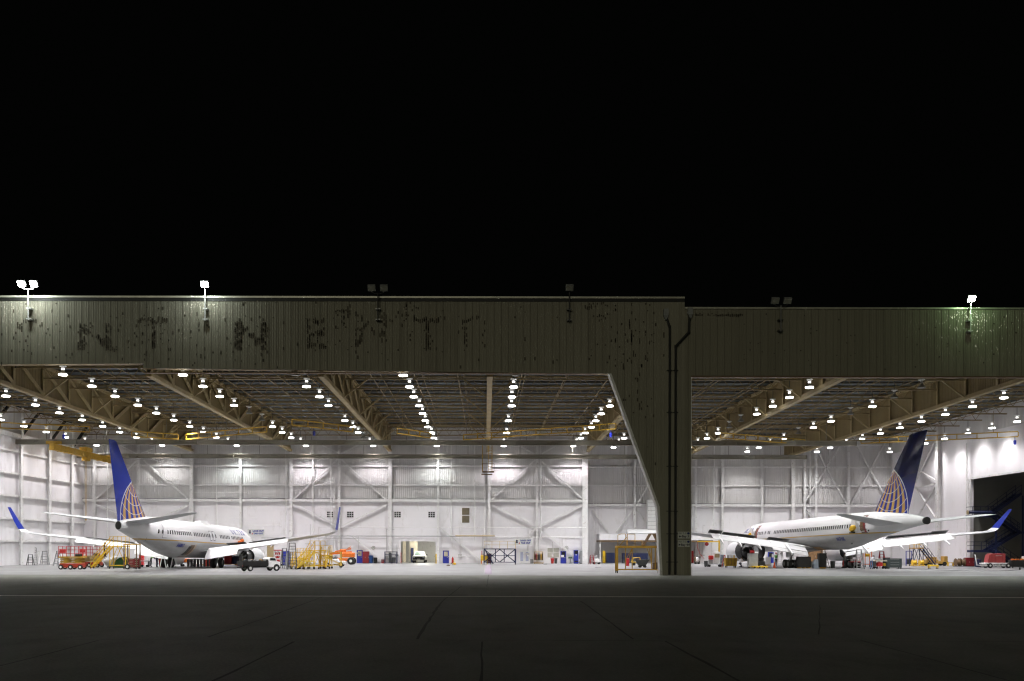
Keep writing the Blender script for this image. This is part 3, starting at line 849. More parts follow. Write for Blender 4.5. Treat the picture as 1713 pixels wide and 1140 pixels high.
# ================================================================== CRANE RAILS, BRIDGES
def rail(D, px0, px1, label):
    x0, x1, z = gx(px0, D), gx(px1, D), 15.55
    T = thing("crane_runway", label, "crane rail", (x0, D, z), 0, "crane runway beams")
    g = MB(); L = x1-x0; g.box(0, L, -.2, .2, .26, .32); g.box(0, L, -.2, .2, -.32, -.26); g.box(0, L, -.02, .02, -.26, .26)
    g.build("beam", RAIL, T)
    g = MB(); n = int(L/7.3)
    for i in range(n+1): g.box(L*i/n-.03, L*i/n+.03, -.18, .18, -.26, .26)
    g.build("stiffener", RAIL, T)
    for i in range(n): g = MB(); g.bar((L*(i+.5)/n, 0, .32), (L*(i+.5)/n, 0, 2.9), .06); g.build("hanger_rod", RAIL, T)
rail(116, 27, 1432, "nearer long steel crane runway beam high across both bays")
rail(133.6, 129, 1349, "farther long steel crane runway beam high across both bays")
def bridge(px0, py0, px1, py1, label, hook=None):
    z = 15.9
    def P(px, py):
        D = F*(z-CH)/(HY-py); return Vector((gx(px, D), D, z))
    a, b = P(px0, py0), P(px1, py1); d = b-a; L = d.length
    T = thing("ladder_crane", label, "light crane", a, math.atan2(d.y, d.x), "yellow ladder cranes under the roof")
    g = MB(); g.box(0, L, -.09, .09, .25, .36); g.box(0, L, -.09, .09, -.36, -.25)
    n = max(3, int(L/2.0))
    for i in range(n+1): g.box(L*i/n-.05, L*i/n+.05, -.05, .05, -.25, .25)
    g.build("ladder_beam", mat("crane_yellow", (.58, .36, .03), .5, 0, .15, 2, (.3, .17, .03)), T)
    for f in (.15, .85): g = MB(); g.bar((L*f, 0, .36), (L*f, 0, 2.9), .05); g.build("hanger_rod", JOIST, T)
    if hook:
        g = MB(); x = L*hook; g.lathe([(.0, -1.25), (.14, -1.2), (.17, -.8), (.1, -.7), (.03, -.68), (.03, -.36)], (x, 0, 0), 'z', 10); g.build("hoist", BLUE, T, True)
bridge(0, 713, 150, 720, "yellow ladder crane nearest the far left wall with a blue hoist", .7)
bridge(220, 727, 298, 732, "short yellow ladder crane above the smaller airliner's fin")
bridge(311, 732, 446, 719, "dull yellow ladder crane crossing under the second roof truss")
bridge(488, 707, 590, 719, "bright yellow ladder crane with two blue hoists left of the third truss", .35)
bridge(664, 721, 720, 729, "yellow ladder crane ending under the lamp row beside the centre truss")
bridge(775, 732, 1030, 713, "long orange-yellow ladder crane reaching from the centre truss to the pillar", .97)
bridge(1205, 728, 1346, 739, "dull yellow ladder crane just right of the pillar in the lower bay")
bridge(1440, 737, 1703, 725, "long dull yellow ladder crane over the larger airliner's fin with a blue hoist", .98)
# travelling crane on the left
a, b = Vector((-54.2, 115, 15.0)), Vector((-54.2, 135, 15.0))
T = thing("overhead_crane", "mustard travelling crane bridge spanning the two runway beams by the left wall", "crane", a)
g = MB(); g.box(-.3, .3, 0, 20, -.5, .25)
for i in range(11): g.box(-.34, .34, i*2-.06+.1, i*2+.06+.1, -.55, .3)
g.build("bridge_beam", DYEL, T)
g = MB(); g.box(-.5, .5, 9, 10.8, .25, .8); g.box(-.35, .35, 9.3, 10.5, -1.0, -.5); g.build("trolley", DYEL, T)
g = MB(); g.bar((0, 9.9, -1), (0, 9.9, -8.6), .06); g.lathe([(.0, -9.1), (.12, -9), (.12, -8.6), (0, -8.55)], (0, 9.9, 0), 'z', 8); g.build("pendant_cable", DYEL, T)
g = MB()
for yy in (.6, 18.6): g.box(-.9, .9, yy-.25, yy+.25, .25, .6)
g.build("end_carriage", DYEL, T)
# access ladder cage hanging from the centre of the rails
T = thing("crane_access_ladder", "brown hanging access ladder and small platform below the centre truss", "ladder", (gx(817, 116), 117, 11.9))
g = MB(); g.box(-.8, .7, -.5, .5, 0, .14); g.bar((-.9, 0, -.25), (.5, 0, -.25), .18, None, 8); g.build("platform", BROWN, T)
g = MB()
for sx in (-.75, .45): g.bar((sx, .2, .1), (sx, .2, 4.2), .09)
for k in range(11): g.bar((-.0, .2, .4+k*.34), (.45, .2, .4+k*.34), .05)
g.bar((0, .2, .1), (0, .2, 4.2), .06); g.build("ladder_frame", DYEL, T)
g = MB()
for sx in (-.8, .7): g.bar((sx, -.45, .1), (sx, -.45, 1.1), .05)
g.bar((-.8, -.45, 1.1), (.7, -.45, 1.1), .05); g.build("guard_rail", BROWN, T)
# ================================================================== AIRLINERS
PLW = mat("airliner_white", (.78, .78, .79), .28, 0, .03, .5)
PLG = mat("airliner_grey", (.42, .43, .44), .35, 0, .06, .5)
PLB = mat("airliner_blue", (.009, .027, .31), .35, 0, .08, 1)
PLF = mat("flap_grey_white", (.62, .63, .64), .35, 0, .08, .8)
NACW = mat("nacelle_white", (.70, .71, .72), .3, 0, .06, 1)
def livery(name, zl):
    m, t = raw(name, .27)
    o = t.xyz()
    n = t.noise(.9, 5, t.coord((1, .25, 1)), .65)
    up = t.mix(t.ramp(n, .4, .7), (.79, .79, .80), (.73, .735, .74))
    lo = t.mix(t.ramp(n, .35, .7), (.43, .435, .43), (.33, .33, .32))
    c = t.mix(t.math('GREATER_THAN', o[2], zl), lo, up)
    band = t.math('MULTIPLY', t.math('GREATER_THAN', o[2], zl-.07), t.math('LESS_THAN', o[2], zl+.05))
    c = t.mix(band, c, (.46, .30, .08))
    t.col(c); return m
def finmat(name, le0, le1, cy_, cz_, rad, ap, top, nm=7.0):
    # globe of gold meridians and white parallels, clipped by a circle; le0, le1: (y, z) ends of the leading edge
    m, t = raw(name, .22)
    o = t.xyz(); y, z = o[1], o[2]
    k = (le1[0]-le0[0])/(le1[1]-le0[1])
    le = t.math('MULTIPLY_ADD', z, k, le0[0]-k*le0[1])
    dz = t.math('SUBTRACT', z, cz_)
    q = t.math('SQRT', t.math('MAXIMUM', t.math('SUBTRACT', rad*rad, t.math('MULTIPLY', dz, dz)), 0.0))
    bd = t.math('SUBTRACT', cy_, q)                     # aft boundary
    u = t.math('DIVIDE', t.math('SUBTRACT', le, y), t.math('MAXIMUM', t.math('SUBTRACT', le, bd), .001))
    gold = t.math('GREATER_THAN', t.math('SINE', t.math('MULTIPLY', u, 2*math.pi*nm)), .05)
    inside = t.math('MULTIPLY', t.math('LESS_THAN', u, 1.0), t.math('LESS_THAN', z, ap[1]))
    ddy, ddz = t.math('SUBTRACT', y, ap[0]+.35), t.math('SUBTRACT', z, ap[1]+.25)
    r = t.math('SQRT', t.math('ADD', t.math('MULTIPLY', ddy, ddy), t.math('MULTIPLY', ddz, ddz)))
    fr = t.math('FRACT', t.math('DIVIDE', r, .86))
    arc = t.math('MULTIPLY', t.math('LESS_THAN', fr, .065), t.math('GREATER_THAN', r, .5))
    cy2, cz2 = t.math('SUBTRACT', y, cy_), dz
    rc = t.math('SQRT', t.math('ADD', t.math('MULTIPLY', cy2, cy2), t.math('MULTIPLY', cz2, cz2)))
    ring = t.math('MULTIPLY', t.math('MULTIPLY', t.math('LESS_THAN', t.math('ABSOLUTE', t.math('SUBTRACT', rc, rad)), .055), t.math('LESS_THAN', y, cy_)), t.math('LESS_THAN', z, ap[1]+.15))
    c = t.mix(gold, (.008, .023, .26), (.58, .35, .10))
    c = t.mix(arc, c, (.7, .7, .7))
    # the upper fin darkens to navy
    base = t.mix(t.ramp(z, 6.0, 9.5), (.008, .023, .26), top)
    c = t.mix(inside, base, c)
    c = t.mix(ring, c, (.72, .72, .72))
    t.col(c); return m

class Plane:
    def __init__(s, name, label, tail, nose, P):
        s.P = P; s.S0 = P['S0']
        d = Vector(nose) - Vector(tail); rz = math.atan2(-d.x, d.y)
        L = P['L']; dirv = Vector((-math.sin(rz), math.cos(rz), 0))
        base = Vector((tail[0], tail[1], 0)) + dirv*(L - s.S0)
        s.T = thing(name, label, "airliner", base, rz); s.T.rotation_euler = (-R(P['pitch']), 0, rz); s.T.location.z = P['dz']
    def y(s, st): return s.S0 - st
    def sec(s, st):
        rows = s.P['rows']
        for a, b in zip(rows, rows[1:]):
            if a[0] <= st <= b[0]:
                f = (st-a[0])/(b[0]-a[0]); return [a[i]+(b[i]-a[i])*f for i in range(1, 4)]
        return rows[-1][1:]
    def fx(s, st, z, off=.015):
        zt, zb, w_ = s.sec(st); zc, h = (zt+zb)/2, (zt-zb)/2
        q = max(0., 1-((z-zc)/h)**2)
        return w_*math.sqrt(q) + off
    def fuselage(s):
        g = MB(); rings = []; N = 40; rows = s.P['rows']
        st = 0; sts = []
        for a, b in zip(rows, rows[1:]):
            k = max(1, int((b[0]-a[0])/1.0))
            for i in range(k): sts.append(a[0]+(b[0]-a[0])*i/k)
        sts.append(rows[-1][0])
        for st in sts:
            zt, zb, w_ = s.sec(st); zc, h = (zt+zb)/2, (zt-zb)/2
            rings.append([(w_*math.sin(2*math.pi*i/N), s.y(st), zc+h*math.cos(2*math.pi*i/N)) for i in range(N)])
        g.loft(rings)
        return g.build("fuselage", s.P['skin'], s.T, True)
    def patch(s, name, m, s0, s1, z0, z1, side, parent=None, off=.02, n=5, mesh_only=False, skew=0.):
        g = MB(); vs = []; fs = []
        for i in range(n+1):
            z = z0+(z1-z0)*i/n
            for k in range(4):
                st = s0+(s1-s0)*k/3 + skew*(i/n)
                vs.append((side*s.fx(st, z, off), s.y(st), z))
        for i in range(n):
            for k in range(3): fs.append((i*4+k, i*4+k+1, i*4+k+5, i*4+k+4))
        g.add(vs, fs)
        o = g.build(name, m, parent or s.T)
        return o
    def windows(s, side, stations, z):
        base = None
        zt, zb, w_ = s.sec(stations[0])
        for st in stations:
            if st > s.P['const'] or base is None and st <= s.P['const']:
                o = s.patch("cabin_window", GLASSD, st, st+.25, z, z+.40, side, n=3, off=.012)
                if base is None and st <= s.P['const']: base = (o, st)
            else:
                o = base[0].copy(); COL.objects.link(o); o.parent = s.T; o.location = (0, -(st-base[1]), 0)
    def lettering(s, body, size, st, z, side, m, sp=1.3, shear=0., bold=0.):
        # side +1: reads towards the nose; side -1: reads towards the tail
        def fn(x, y, zz):
            stn = st - x*side; zh = z + y
            return (side*s.fx(stn, zh, .02 + zz), s.y(stn), zh)
        return text(body, size, "lettering", m, s.T, sp, .004, fn, shear, bold)
    FOIL = [(0, 0), (.03, .26), (.12, .46), (.3, .58), (.55, .48), (.8, .24), (1, .015), (.8, -.06), (.55, -.22), (.3, -.36), (.12, -.32), (.03, -.18)]
    def wing(s, name, secs, side, m, parent=None, vert=False, axis0=0.):
        g = MB(); rings = []
        for (x, sle, ch, z, th) in secs:
            if vert: rings.append([(axis0+.5*th*(b*1.0), s.y(sle+a*ch), z) for a, b in s.SYM])
            else: rings.append([(side*x, s.y(sle+a*ch), z+th*b) for a, b in s.FOIL])
        g.loft(rings); return g.build(name, m, parent or s.T, True)
    SYM = [(0, 0), (.04, .55), (.15, .9), (.35, 1), (.7, .55), (1, .03), (1, -.03), (.7, -.55), (.35, -1), (.15, -.9), (.04, -.55)]
    def flap(s, name, a, b, side, chords, ang, m, parent, th=.16):
        # a, b: (x, station, z) hinge ends; panel drops aft by ang degrees
        g = MB(); rings = []
        for (x, st, z), c in ((a, chords[0]), (b, chords[1])):
            ca, sa = math.cos(R(ang)), math.sin(R(ang))
            pr = [(0, th*.5), (.35*c, th*.55), (c, .02), (c, -.02), (.35*c, -th*.4), (0, -th*.5)]
            rings.append([(side*x, s.y(st + u*ca + v*sa), z - u*sa + v*ca) for u, v in pr])
        g.loft(rings); return g.build(name, m, parent)
    def engine(s, x, z, s0, r, ln, reverser=False):
        E = []
        g = MB()
        prof = [(r*.86, 0.02), (r*.93, -.06), (r*1.0, .22*r), (r*1.04, .3*ln), (r*1.0, .62*ln), (r*.88, ln), (r*.84, ln), (r*.9, .6*ln), (r*.84, .25*ln)]
        g.lathe([(a, -h) for a, h in prof], (x, s.y(s0), z), 'y', 28, False)
        n = g.build("engine_nacelle", NACW, s.T, True)
        g = MB(); g.lathe([(.02, -.3*ln), (r*.85, -.3*ln), (r*.85, -.34*ln), (.02, -.34*ln)], (x, s.y(s0), z), 'y', 28); g.build("fan", BLKP, n)
        g = MB(); g.lathe([(r*.62, -.5*ln), (r*.66, -ln), (r*.55, -ln-.35*r*2), (r*.4, -ln-.95*r), (r*.36, -ln-.95*r), (r*.5, -ln*.95)], (x, s.y(s0), z), 'y', 24, False); g.build("core_cowl", STEEL, n, True)
        g = MB(); g.lathe([(r*.33, -ln*.9), (r*.3, -ln-.8*r), (.03, -ln-1.5*r)], (x, s.y(s0), z), 'y', 18); g.build("exhaust_cone", STEEL, n, True)
        g = MB(); g.lathe([(r*.86, -ln*.97), (r*.3, -ln*.9)], (x, s.y(s0), z), 'y', 24, False); g.build("bypass_duct", BLKP, n)
        if reverser:
            # open cowl halves swung out behind the nacelle
            for sd in (-1, 1):
                g = MB(); rings = []
                for h in (ln*1.05, ln*1.3, ln*1.5):
                    rg = []
                    for rr in (r*1.02, r*.93):
                        pts = [(sd*(rr*math.sin(a)+.28*r)+0, rr*math.cos(a)) for a in [math.pi*(i/12) for i in range(13)]]
                        rg += pts if rr > r else pts[::-1]
                    rings.append([(x+px, s.y(s0)-h, z+pz) for px, pz in rg])
                g.loft(rings); g.build("open_cowl", [BLKP], n)
        return n
    def gear(s, name, x, st, ztop, wheels, wr, wd, splay=0):
        z0 = wr - s.P['dz'] + (s.S0-st)*math.tan(R(s.P['pitch'])); wq = wr; wr = z0
        g = MB(); g.bar((x, s.y(st), wr), (x+splay, s.y(st), ztop), .24, None, 10); g.bar((x+splay*.2, s.y(st)+.0, wr+.6), (x+(1.1 if x < 0 else -1.1)*(abs(x) > .5), s.y(st)+.3, ztop), .1, None, 6)
        g.bar((x, s.y(st)-.05, wr+.2), (x, s.y(st)-.4, wr+.75), .07); g.bar((x, s.y(st)-.4, wr+.75), (x, s.y(st)-.1, wr+1.1), .07)
        if len(wheels) > 2: g.bar((x, s.y(st)-.62, wr), (x, s.y(st)+.62, wr), .2)
        o = g.build(name, GREYP, s.T, True)
        if abs(x) > .5:
            sx = 1 if x > 0 else -1
            g = MB(); g.box(*sorted((x+sx*.28, x+sx*.33)), s.y(st)-.75, s.y(st)+.6, wr+.75, ztop); g.build("gear_door", PLW, o)
        for dx, dy in wheels:
            g = MB(); c = (x+dx, s.y(st)+dy, wr); wr_ = wr; wr = wq
            g.lathe([(wr*.55, -wd/2), (wr*.9, -wd/2), (wr, -wd*.32), (wr, wd*.32), (wr*.9, wd/2), (wr*.55, wd/2)], c, 'x', 20, False); wh = g.build("wheel", BLACK, o, True)
            g = MB(); g.lathe([(.05, -wd*.44), (wr*.3, -wd*.36), (wr*.56, -wd*.4), (wr*.56, wd*.4), (wr*.3, wd*.36), (.05, wd*.44)], c, 'x', 16); g.build("rim", GREYP, wh, True); wr = wr_
        return o
    def cockpit(s, z0, z1, s0, s1):
        for sd in (-1, 1):
            for i in range(3):
                a = s0+(s1-s0)*i/3; s.patch("cockpit_window", GLASSD, a+.04, a+(s1-s0)/3-.04, z0+.05*i, z1, sd, n=2)

# ------------------------------------------------------------------ smaller airliner in the left bay
P = dict(S0=19.6, pitch=1.1, dz=-.28, L=38.0, const=25.5, rows=[(0, 2.85, 2.65, .1), (.35, 3.35, 2.2, .5), (1, 3.75, 1.9, .9), (2, 4.3, 1.62, 1.35), (3, 4.95, 1.5, 1.62), (4.5, 5.3, 1.42, 1.8), (6, 5.42, 1.4, 1.88),
    (25.5, 5.42, 1.4, 1.88), (28, 5.42, 1.72, 1.82), (30, 5.42, 2.15, 1.68), (32, 5.4, 2.65, 1.45), (34, 5.25, 3.05, 1.15), (36, 5.02, 3.45, .8), (37.3, 4.82, 3.7, .52), (38, 4.68, 3.84, .36)])
P['skin'] = livery("airliner_livery_small", 3.12)
D_T, D_N = 85.3, 123.0
A = Plane("airliner", "smaller white airliner with blue globe tail and an orange bundle near its nose", (gx(197, D_T), D_T, 0), (gx(413, D_N), D_N, 0), P)
A.fuselage(); A.cockpit(3.85, 4.3, 1.7, 3.0)
g = MB(); g.lathe([(.33, 0), (.33, .02)], (0, A.y(38.02), 4.26), 'y', 18); g.v = [(x*.85, yy, 4.26+(z-4.26)*1.2) for x, yy, z in g.v]; g.build("tail_exhaust", BLKP, A.T)
FS = finmat("fin_globe_small", (A.y(31.9), 5.1), (A.y(38.6), 12.0), A.y(34.15), 5.3, 3.55, (A.y(35.35), 8.63), (.008, .025, .30), 6.0)
A.wing("tail_fin", [(0, 31.6, 6.6, 4.7, .62), (0, 32.05, 6.2, 5.2, .6), (0, 38.6, 1.5, 11.95, .25), (0, 38.9, 1.15, 12.05, .1)], 1, FS, None, True)
for sd in (1, -1):
    A.wing("tailplane", [(.45, 33.2, 4.2, 4.62, .42), (7.0, 37.0, 1.5, 5.42, .16), (7.2, 37.3, 1.1, 5.44, .08)], sd, PLG)
    W = A.wing("wing", [(1.2, 12.9, 7.8, 2.05, .95), (5.8, 16.2, 4.7, 2.72, .62), (16.6, 22.6, 1.75, 4.02, .22), (17.1, 22.95, 1.5, 4.2, .18)], sd, PLG)
    A.wing("winglet", [(17.1, 22.95, 1.5, 4.2, .18), (17.35, 23.25, 1.35, 4.42, .12)], sd, PLW, W)
    A.wing("winglet_tip", [(17.36, 23.27, 1.33, 4.43, .1), (17.6, 23.9, 1.1, 5.2, .08), (18.0, 25.0, .62, 6.75, .05)], sd, PLB, W)
    A.flap("flap", (2.1, 20.2, 2.4), (5.8, 20.62, 2.8), sd, (1.25, 1.05), 36, PLW, W, .22)
    A.flap("flap", (2.1, 21.2, 1.66), (5.8, 21.48, 2.18), sd, (.55, .45), 56, PLW, W, .1)
    A.flap("flap", (5.85, 20.65, 2.82), (11.8, 22.6, 3.44), sd, (.95, .7), 30, PLW, W, .16)
    A.flap("spoiler", (4.0, 19.3, 2.86), (6.2, 19.5, 3.02), sd, (.7, .7), -14, BLKP, W, .05)
    A.flap("spoiler", (6.6, 19.6, 3.06), (11.2, 21.5, 3.6), sd, (.6, .5), -8, STEEL, W, .05)
    for xx, st in ((3.9, 20.3), (7.4, 20.6), (9.9, 21.6)):
        g = MB(); zz = 2.35+.12*(xx-2); g.loft([[(sd*xx-.12, A.y(st-2), zz-.1), (sd*xx+.12, A.y(st-2), zz-.1), (sd*xx+.12, A.y(st-2), zz+.1), (sd*xx-.12, A.y(st-2), zz+.1)], [(sd*xx-.15, A.y(st), zz-.35), (sd*xx+.15, A.y(st), zz-.35), (sd*xx+.15, A.y(st), zz+.05), (sd*xx-.15, A.y(st), zz+.05)], [(sd*xx-.02, A.y(st+1.3), zz-.75), (sd*xx+.02, A.y(st+1.3), zz-.75), (sd*xx+.02, A.y(st+1.3), zz-.68), (sd*xx-.02, A.y(st+1.3), zz-.68)]])
        g.build("flap_fairing", PLW, W, True)
    A.engine(sd*4.85, 1.62, 11.8, 1.02, 3.4)
    g = MB(); g.prismx([(A.y(12.8), 2.3), (A.y(16.5), 2.75), (A.y(18), 2.5), (A.y(15.5), 2.2)], sd*4.85-.15, sd*4.85+.15); g.build("engine_pylon", PLW, A.T)
    A.gear("main_gear", sd*2.86, 19.6, 2.3, ((-.42, 0), (.42, 0)), .56, .38)
A.gear("nose_gear", 0, 4.0, 1.9, ((-.25, 0), (.25, 0)), .34, .2)
sts = [7.5+.508*i for i in range(48)]
A.windows(1, [q for i, q in enumerate(sts) if i not in (9, 17, 18, 22, 33)] + [32.1], 3.72)
A.lettering("UNITED", .82, 8.6, 4.62, 1, INKB, 1.9, 0, .03)
A.lettering("N68817", .5, 27.2, 2.62, 1, INKB, 1.0, .25, .02)
for q in (17.6, 18.6):
    A.patch("overwing_exit", PLW, q, q+.5, 3.45, 4.4, 1); 
    for (a, b, c, d) in ((q, q+.06, 3.4, 4.45), (q+.46, q+.52, 3.4, 4.45), (q, q+.5, 3.4, 3.46), (q, q+.5, 4.39, 4.45)): pass
    A.patch("exit_seal", mat("door_seal_grey", (.1, .1, .13), .6), q-.07, q+.57, 3.36, 4.48, 1, off=.012)
A.patch("rear_door", PLW, 30.6, 31.35, 3.35, 4.95, 1, off=.028); A.patch("door_seal", MATS["door_seal_grey"], 30.57, 31.38, 3.32, 4.98, 1, off=.016)
A.patch("hold_dark_patch", BROWN, 24.0, 25.2, 1.52, 2.75, 1, off=.015, skew=-.5); A.patch("hold_black_patch", BLKP, 24.8, 25.6, 1.5, 2.6, 1, off=.02, skew=-.5)  # dark patches on the skin painted for the shaded open hold
A.patch("hatch_rim", mat("hatch_rim_gold", (.5, .33, .13), .5), 23.7, 23.9, 1.52, 2.85, 1, off=.05, skew=-.5)
g = MB()
for i in range(9): g.lathe([(0, -.24), (.2, -.16), (.27, 0), (.2, .16), (0, .24)], (A.fx(9.3, 3.2)+.15+rnd.uniform(-.1, .15), A.y(9.4+rnd.uniform(-.5, .5)), 3.35+rnd.uniform(-.3, .4)), 'z', 8)
g.build("orange_slide_pack", ORG, A.T, True)
g = MB(); g.loft([[(-.28, A.y(15.2), 5.38), (.28, A.y(15.2), 5.38), (.2, A.y(15.2), 5.4), (-.2, A.y(15.2), 5.4)], [(-.75, A.y(16.2), 5.3), (.75, A.y(16.2), 5.3), (.4, A.y(16.4), 5.75), (-.4, A.y(16.4), 5.75)], [(-.6, A.y(18.4), 5.3), (.6, A.y(18.4), 5.3), (.3, A.y(18.2), 5.62), (-.3, A.y(18.2), 5.62)]]); g.build("antenna_radome", PLW, A.T, True)
g = MB(); g.add([(A.fx(33.2, 3.0, .02), A.y(33.2), 3.0), (A.fx(33.9, 3.0, .02), A.y(33.9), 3.0), (A.fx(33.6, 3.25, .02), A.y(33.6), 3.25)], [(0, 1, 2)]); g.build("drain_outlet", BLKP, A.T)

# ------------------------------------------------------------------ larger airliner in the right bay
P = dict(S0=24.6, pitch=.8, dz=0., L=47.0, const=31., rows=[(0, 3.55, 3.3, .1), (.4, 4.05, 2.85, .55), (1, 4.45, 2.55, .95), (2, 5.0, 2.3, 1.4), (3, 5.55, 2.2, 1.65), (4.5, 5.88, 2.12, 1.82), (6, 6.0, 2.1, 1.88),
    (31, 6.0, 2.1, 1.88), (33.5, 6.0, 2.4, 1.83), (36, 5.98, 2.85, 1.68), (38.5, 5.93, 3.3, 1.45), (41, 5.74, 3.62, 1.15), (43.5, 5.5, 3.95, .82), (45.5, 5.2, 4.15, .55), (47, 4.95, 4.27, .34)])
P['skin'] = livery("airliner_livery_large", 3.72)
D_T, D_N = 86.2, 132.6
B = Plane("airliner", "larger white airliner with dark navy globe tail and yellow slide packs at its open doors", (gx(1549, D_T), D_T, 0), (gx(1250, D_N), D_N, 0), P)
B.fuselage(); B.cockpit(4.5, 4.95, 1.7, 3.0)
g = MB(); g.lathe([(.36, -.05), (.33, 0.12), (.33, .45)], (0, B.y(47.2), 4.61), 'y', 18); g.build("tail_exhaust", BLKP, B.T, True)
FB = finmat("fin_globe_large", (B.y(37.1), 5.7), (B.y(44.4), 13.35), B.y(40.0), 6.3, 3.95, (B.y(41.3), 9.95), (.004, .008, .055))
B.wing("tail_fin", [(0, 36.5, 7.5, 5.3, .68), (0, 37.1, 6.9, 5.6, .66), (0, 44.3, 3.05, 13.0, .34), (0, 44.75, 2.6, 13.1, .15)], 1, FB, None, True)
for sd in (1, -1):
    B.wing("tailplane", [(.5, 39.0, 5.2, 4.45, .5), (7.3, 44.2, 2.0, 5.25, .2), (7.6, 44.8, 1.3, 5.27, .08)], sd, PLG)
    W = B.wing("wing", [(1.2, 15.8, 9.6, 2.35, 1.15), (6.5, 19.4, 6.2, 3.1, .75), (18.2, 26.9, 2.1, 4.15, .28), (18.7, 27.3, 1.8, 4.32, .2)], sd, PLG)
    B.wing("winglet", [(18.7, 27.3, 1.8, 4.32, .2), (19.0, 27.6, 1.6, 4.6, .12)], sd, PLW, W)
    B.wing("winglet_tip", [(19.01, 27.62, 1.58, 4.62, .1), (19.3, 28.5, 1.2, 5.45, .08), (19.75, 29.8, .62, 6.7, .05)], sd, PLB, W)
    B.flap("flap", (2.2, 24.9, 2.55), (6.6, 25.45, 3.12), sd, (1.2, 1.05), 33, PLF, W, .24)
    B.flap("flap", (2.2, 26.0, 1.78), (6.6, 26.35, 2.5), sd, (.5, .45), 50, PLF, W, .1)
    B.flap("flap", (6.65, 25.45, 3.14), (14.2, 27.4, 3.9), sd, (.95, .72), 28, PLF, W, .18)
    B.flap("flap", (6.65, 26.4, 2.66), (14.2, 28.1, 3.54), sd, (.36, .28), 46, PLF, W, .09)
    B.flap("spoiler", (3.6, 23.4, 3.1), (6.3, 23.9, 3.38), sd, (.85, .8), -20, STEEL, W, .06)
    B.flap("spoiler", (8.0, 24.4, 3.5), (12.4, 25.9, 3.92), sd, (.75, .7), -21, STEEL, W, .06)
    B.flap("spoiler", (12.5, 25.9, 3.93), (14.2, 26.5, 4.08), sd, (.8, .75), -27, STEEL, W, .06)
    for xx, st in ((4.6, 25.4), (8.4, 25.9), (10.9, 26.5), (13.2, 27.1)):
        zz = 2.6+.115*(xx-2)
        g = MB(); g.loft([[(sd*xx-.14, B.y(st-2.4), zz-.1), (sd*xx+.14, B.y(st-2.4), zz-.1), (sd*xx+.14, B.y(st-2.4), zz+.1), (sd*xx-.14, B.y(st-2.4), zz+.1)], [(sd*xx-.18, B.y(st), zz-.45), (sd*xx+.18, B.y(st), zz-.45), (sd*xx+.18, B.y(st), zz+.05), (sd*xx-.18, B.y(st), zz+.05)], [(sd*xx-.03, B.y(st+1.9), zz-1.25), (sd*xx+.03, B.y(st+1.9), zz-1.25), (sd*xx+.03, B.y(st+1.9), zz-1.1), (sd*xx-.03, B.y(st+1.9), zz-1.1)]])
        g.build("flap_fairing", PLW, W, True)
    B.engine(sd*6.5, 2.05, 13.6, 1.2, 4.3, sd < 0)
    g = MB(); g.prismx([(B.y(16.2), 3.0), (B.y(20.2), 3.2), (B.y(22), 2.9), (B.y(19.5), 2.6)], sd*6.5-.18, sd*6.5+.18); g.build("engine_pylon", PLW, B.T)
    B.gear("main_gear", sd*3.66, 24.6, 2.7, ((-.4, -.57), (.4, -.57), (-.4, .57), (.4, .57)), .51, .36)
B.gear("nose_gear", 0, 5.2, 2.6, ((-.28, 0), (.28, 0)), .42, .24)
sts = [9.4+.508*i for i in range(53)]
B.windows(-1, [q for i, q in enumerate(sts) if i not in (4, 6, 9, 10)], 4.32)
B.lettering("UNITED", .82, 5.4, 4.98, -1, INKB, 1.35, 0, .03)
B.lettering("N17105", .5, 33.0, 3.2, -1, INKB, 1.0, 0, .02)
for q, yel in ((8.2, .5), (37.3, .5)):
    wd = .95
    B.patch("doorway_dark_panel", BROWN, q, q+wd, 3.75, 5.55, -1, off=.012)  # dark panel on the skin, painted for the shaded open doorway
    B.patch("door_seal", MATS["door_seal_grey"], q-.07, q+wd+.07, 3.7, 5.62, -1, off=.008)
    B.patch("red_door_curtain", DRED, q+wd*.62, q+wd*.95, 3.8, 5.5, -1, off=.016)
    g = MB(); x0 = -B.fx(q-.6, 4.7, .30)
    poly = [(B.y(q-.1), 3.85), (B.y(q-1.0), 3.85), (B.y(q-1.05), 5.2), (B.y(q-.75), 5.5), (B.y(q-.3), 5.5), (B.y(q-.08), 5.2)]
    g.prismx(poly, x0-.08, x0+.06); dr = B.T and g.build("open_door", PLW, B.T)
    g = MB()
    for i in range(6): g.lathe([(0, -.3), (.2, -.2), (.26, 0), (.2, .2), (0, .3)], (x0-.18, B.y(q-.55)+rnd.uniform(-.3, .3), 4.15+rnd.uniform(-.1, .25)), 'z', 8)
    g.build("yellow_slide_pack", mat("slide_pack_yellow", (.7, .42, .02), .6, 0, .2, 3), dr, True)
    g = MB(); g.box(x0-.4, x0, B.y(q-.1), B.y(q-1.0) if False else B.y(q-.1)+.001, 3.8, 3.81); 
    g = MB(); g.box(x0-.34, x0-.08, B.y(q-.15)-.0, B.y(q-.95), 3.72, 3.86); g.build("door_sill_step", BLKP, dr)
B.patch("gear_bay_lining", mat("gear_bay_painted_lit", (.45, .28, .12), .6), 24.8, 26.8, 2.11, 2.45, -1, off=.02)  # warm light inside the bay is put into the lining colour
for s0, z0 in ((38.6, 4.0), (34.2, 2.75)):
    g = MB(); g.lathe([(.14, -.01), (.14, .01)], (-B.fx(s0, z0, .012), B.y(s0), z0), 'x', 10); g.build("drain_outlet", BLKP, B.T)
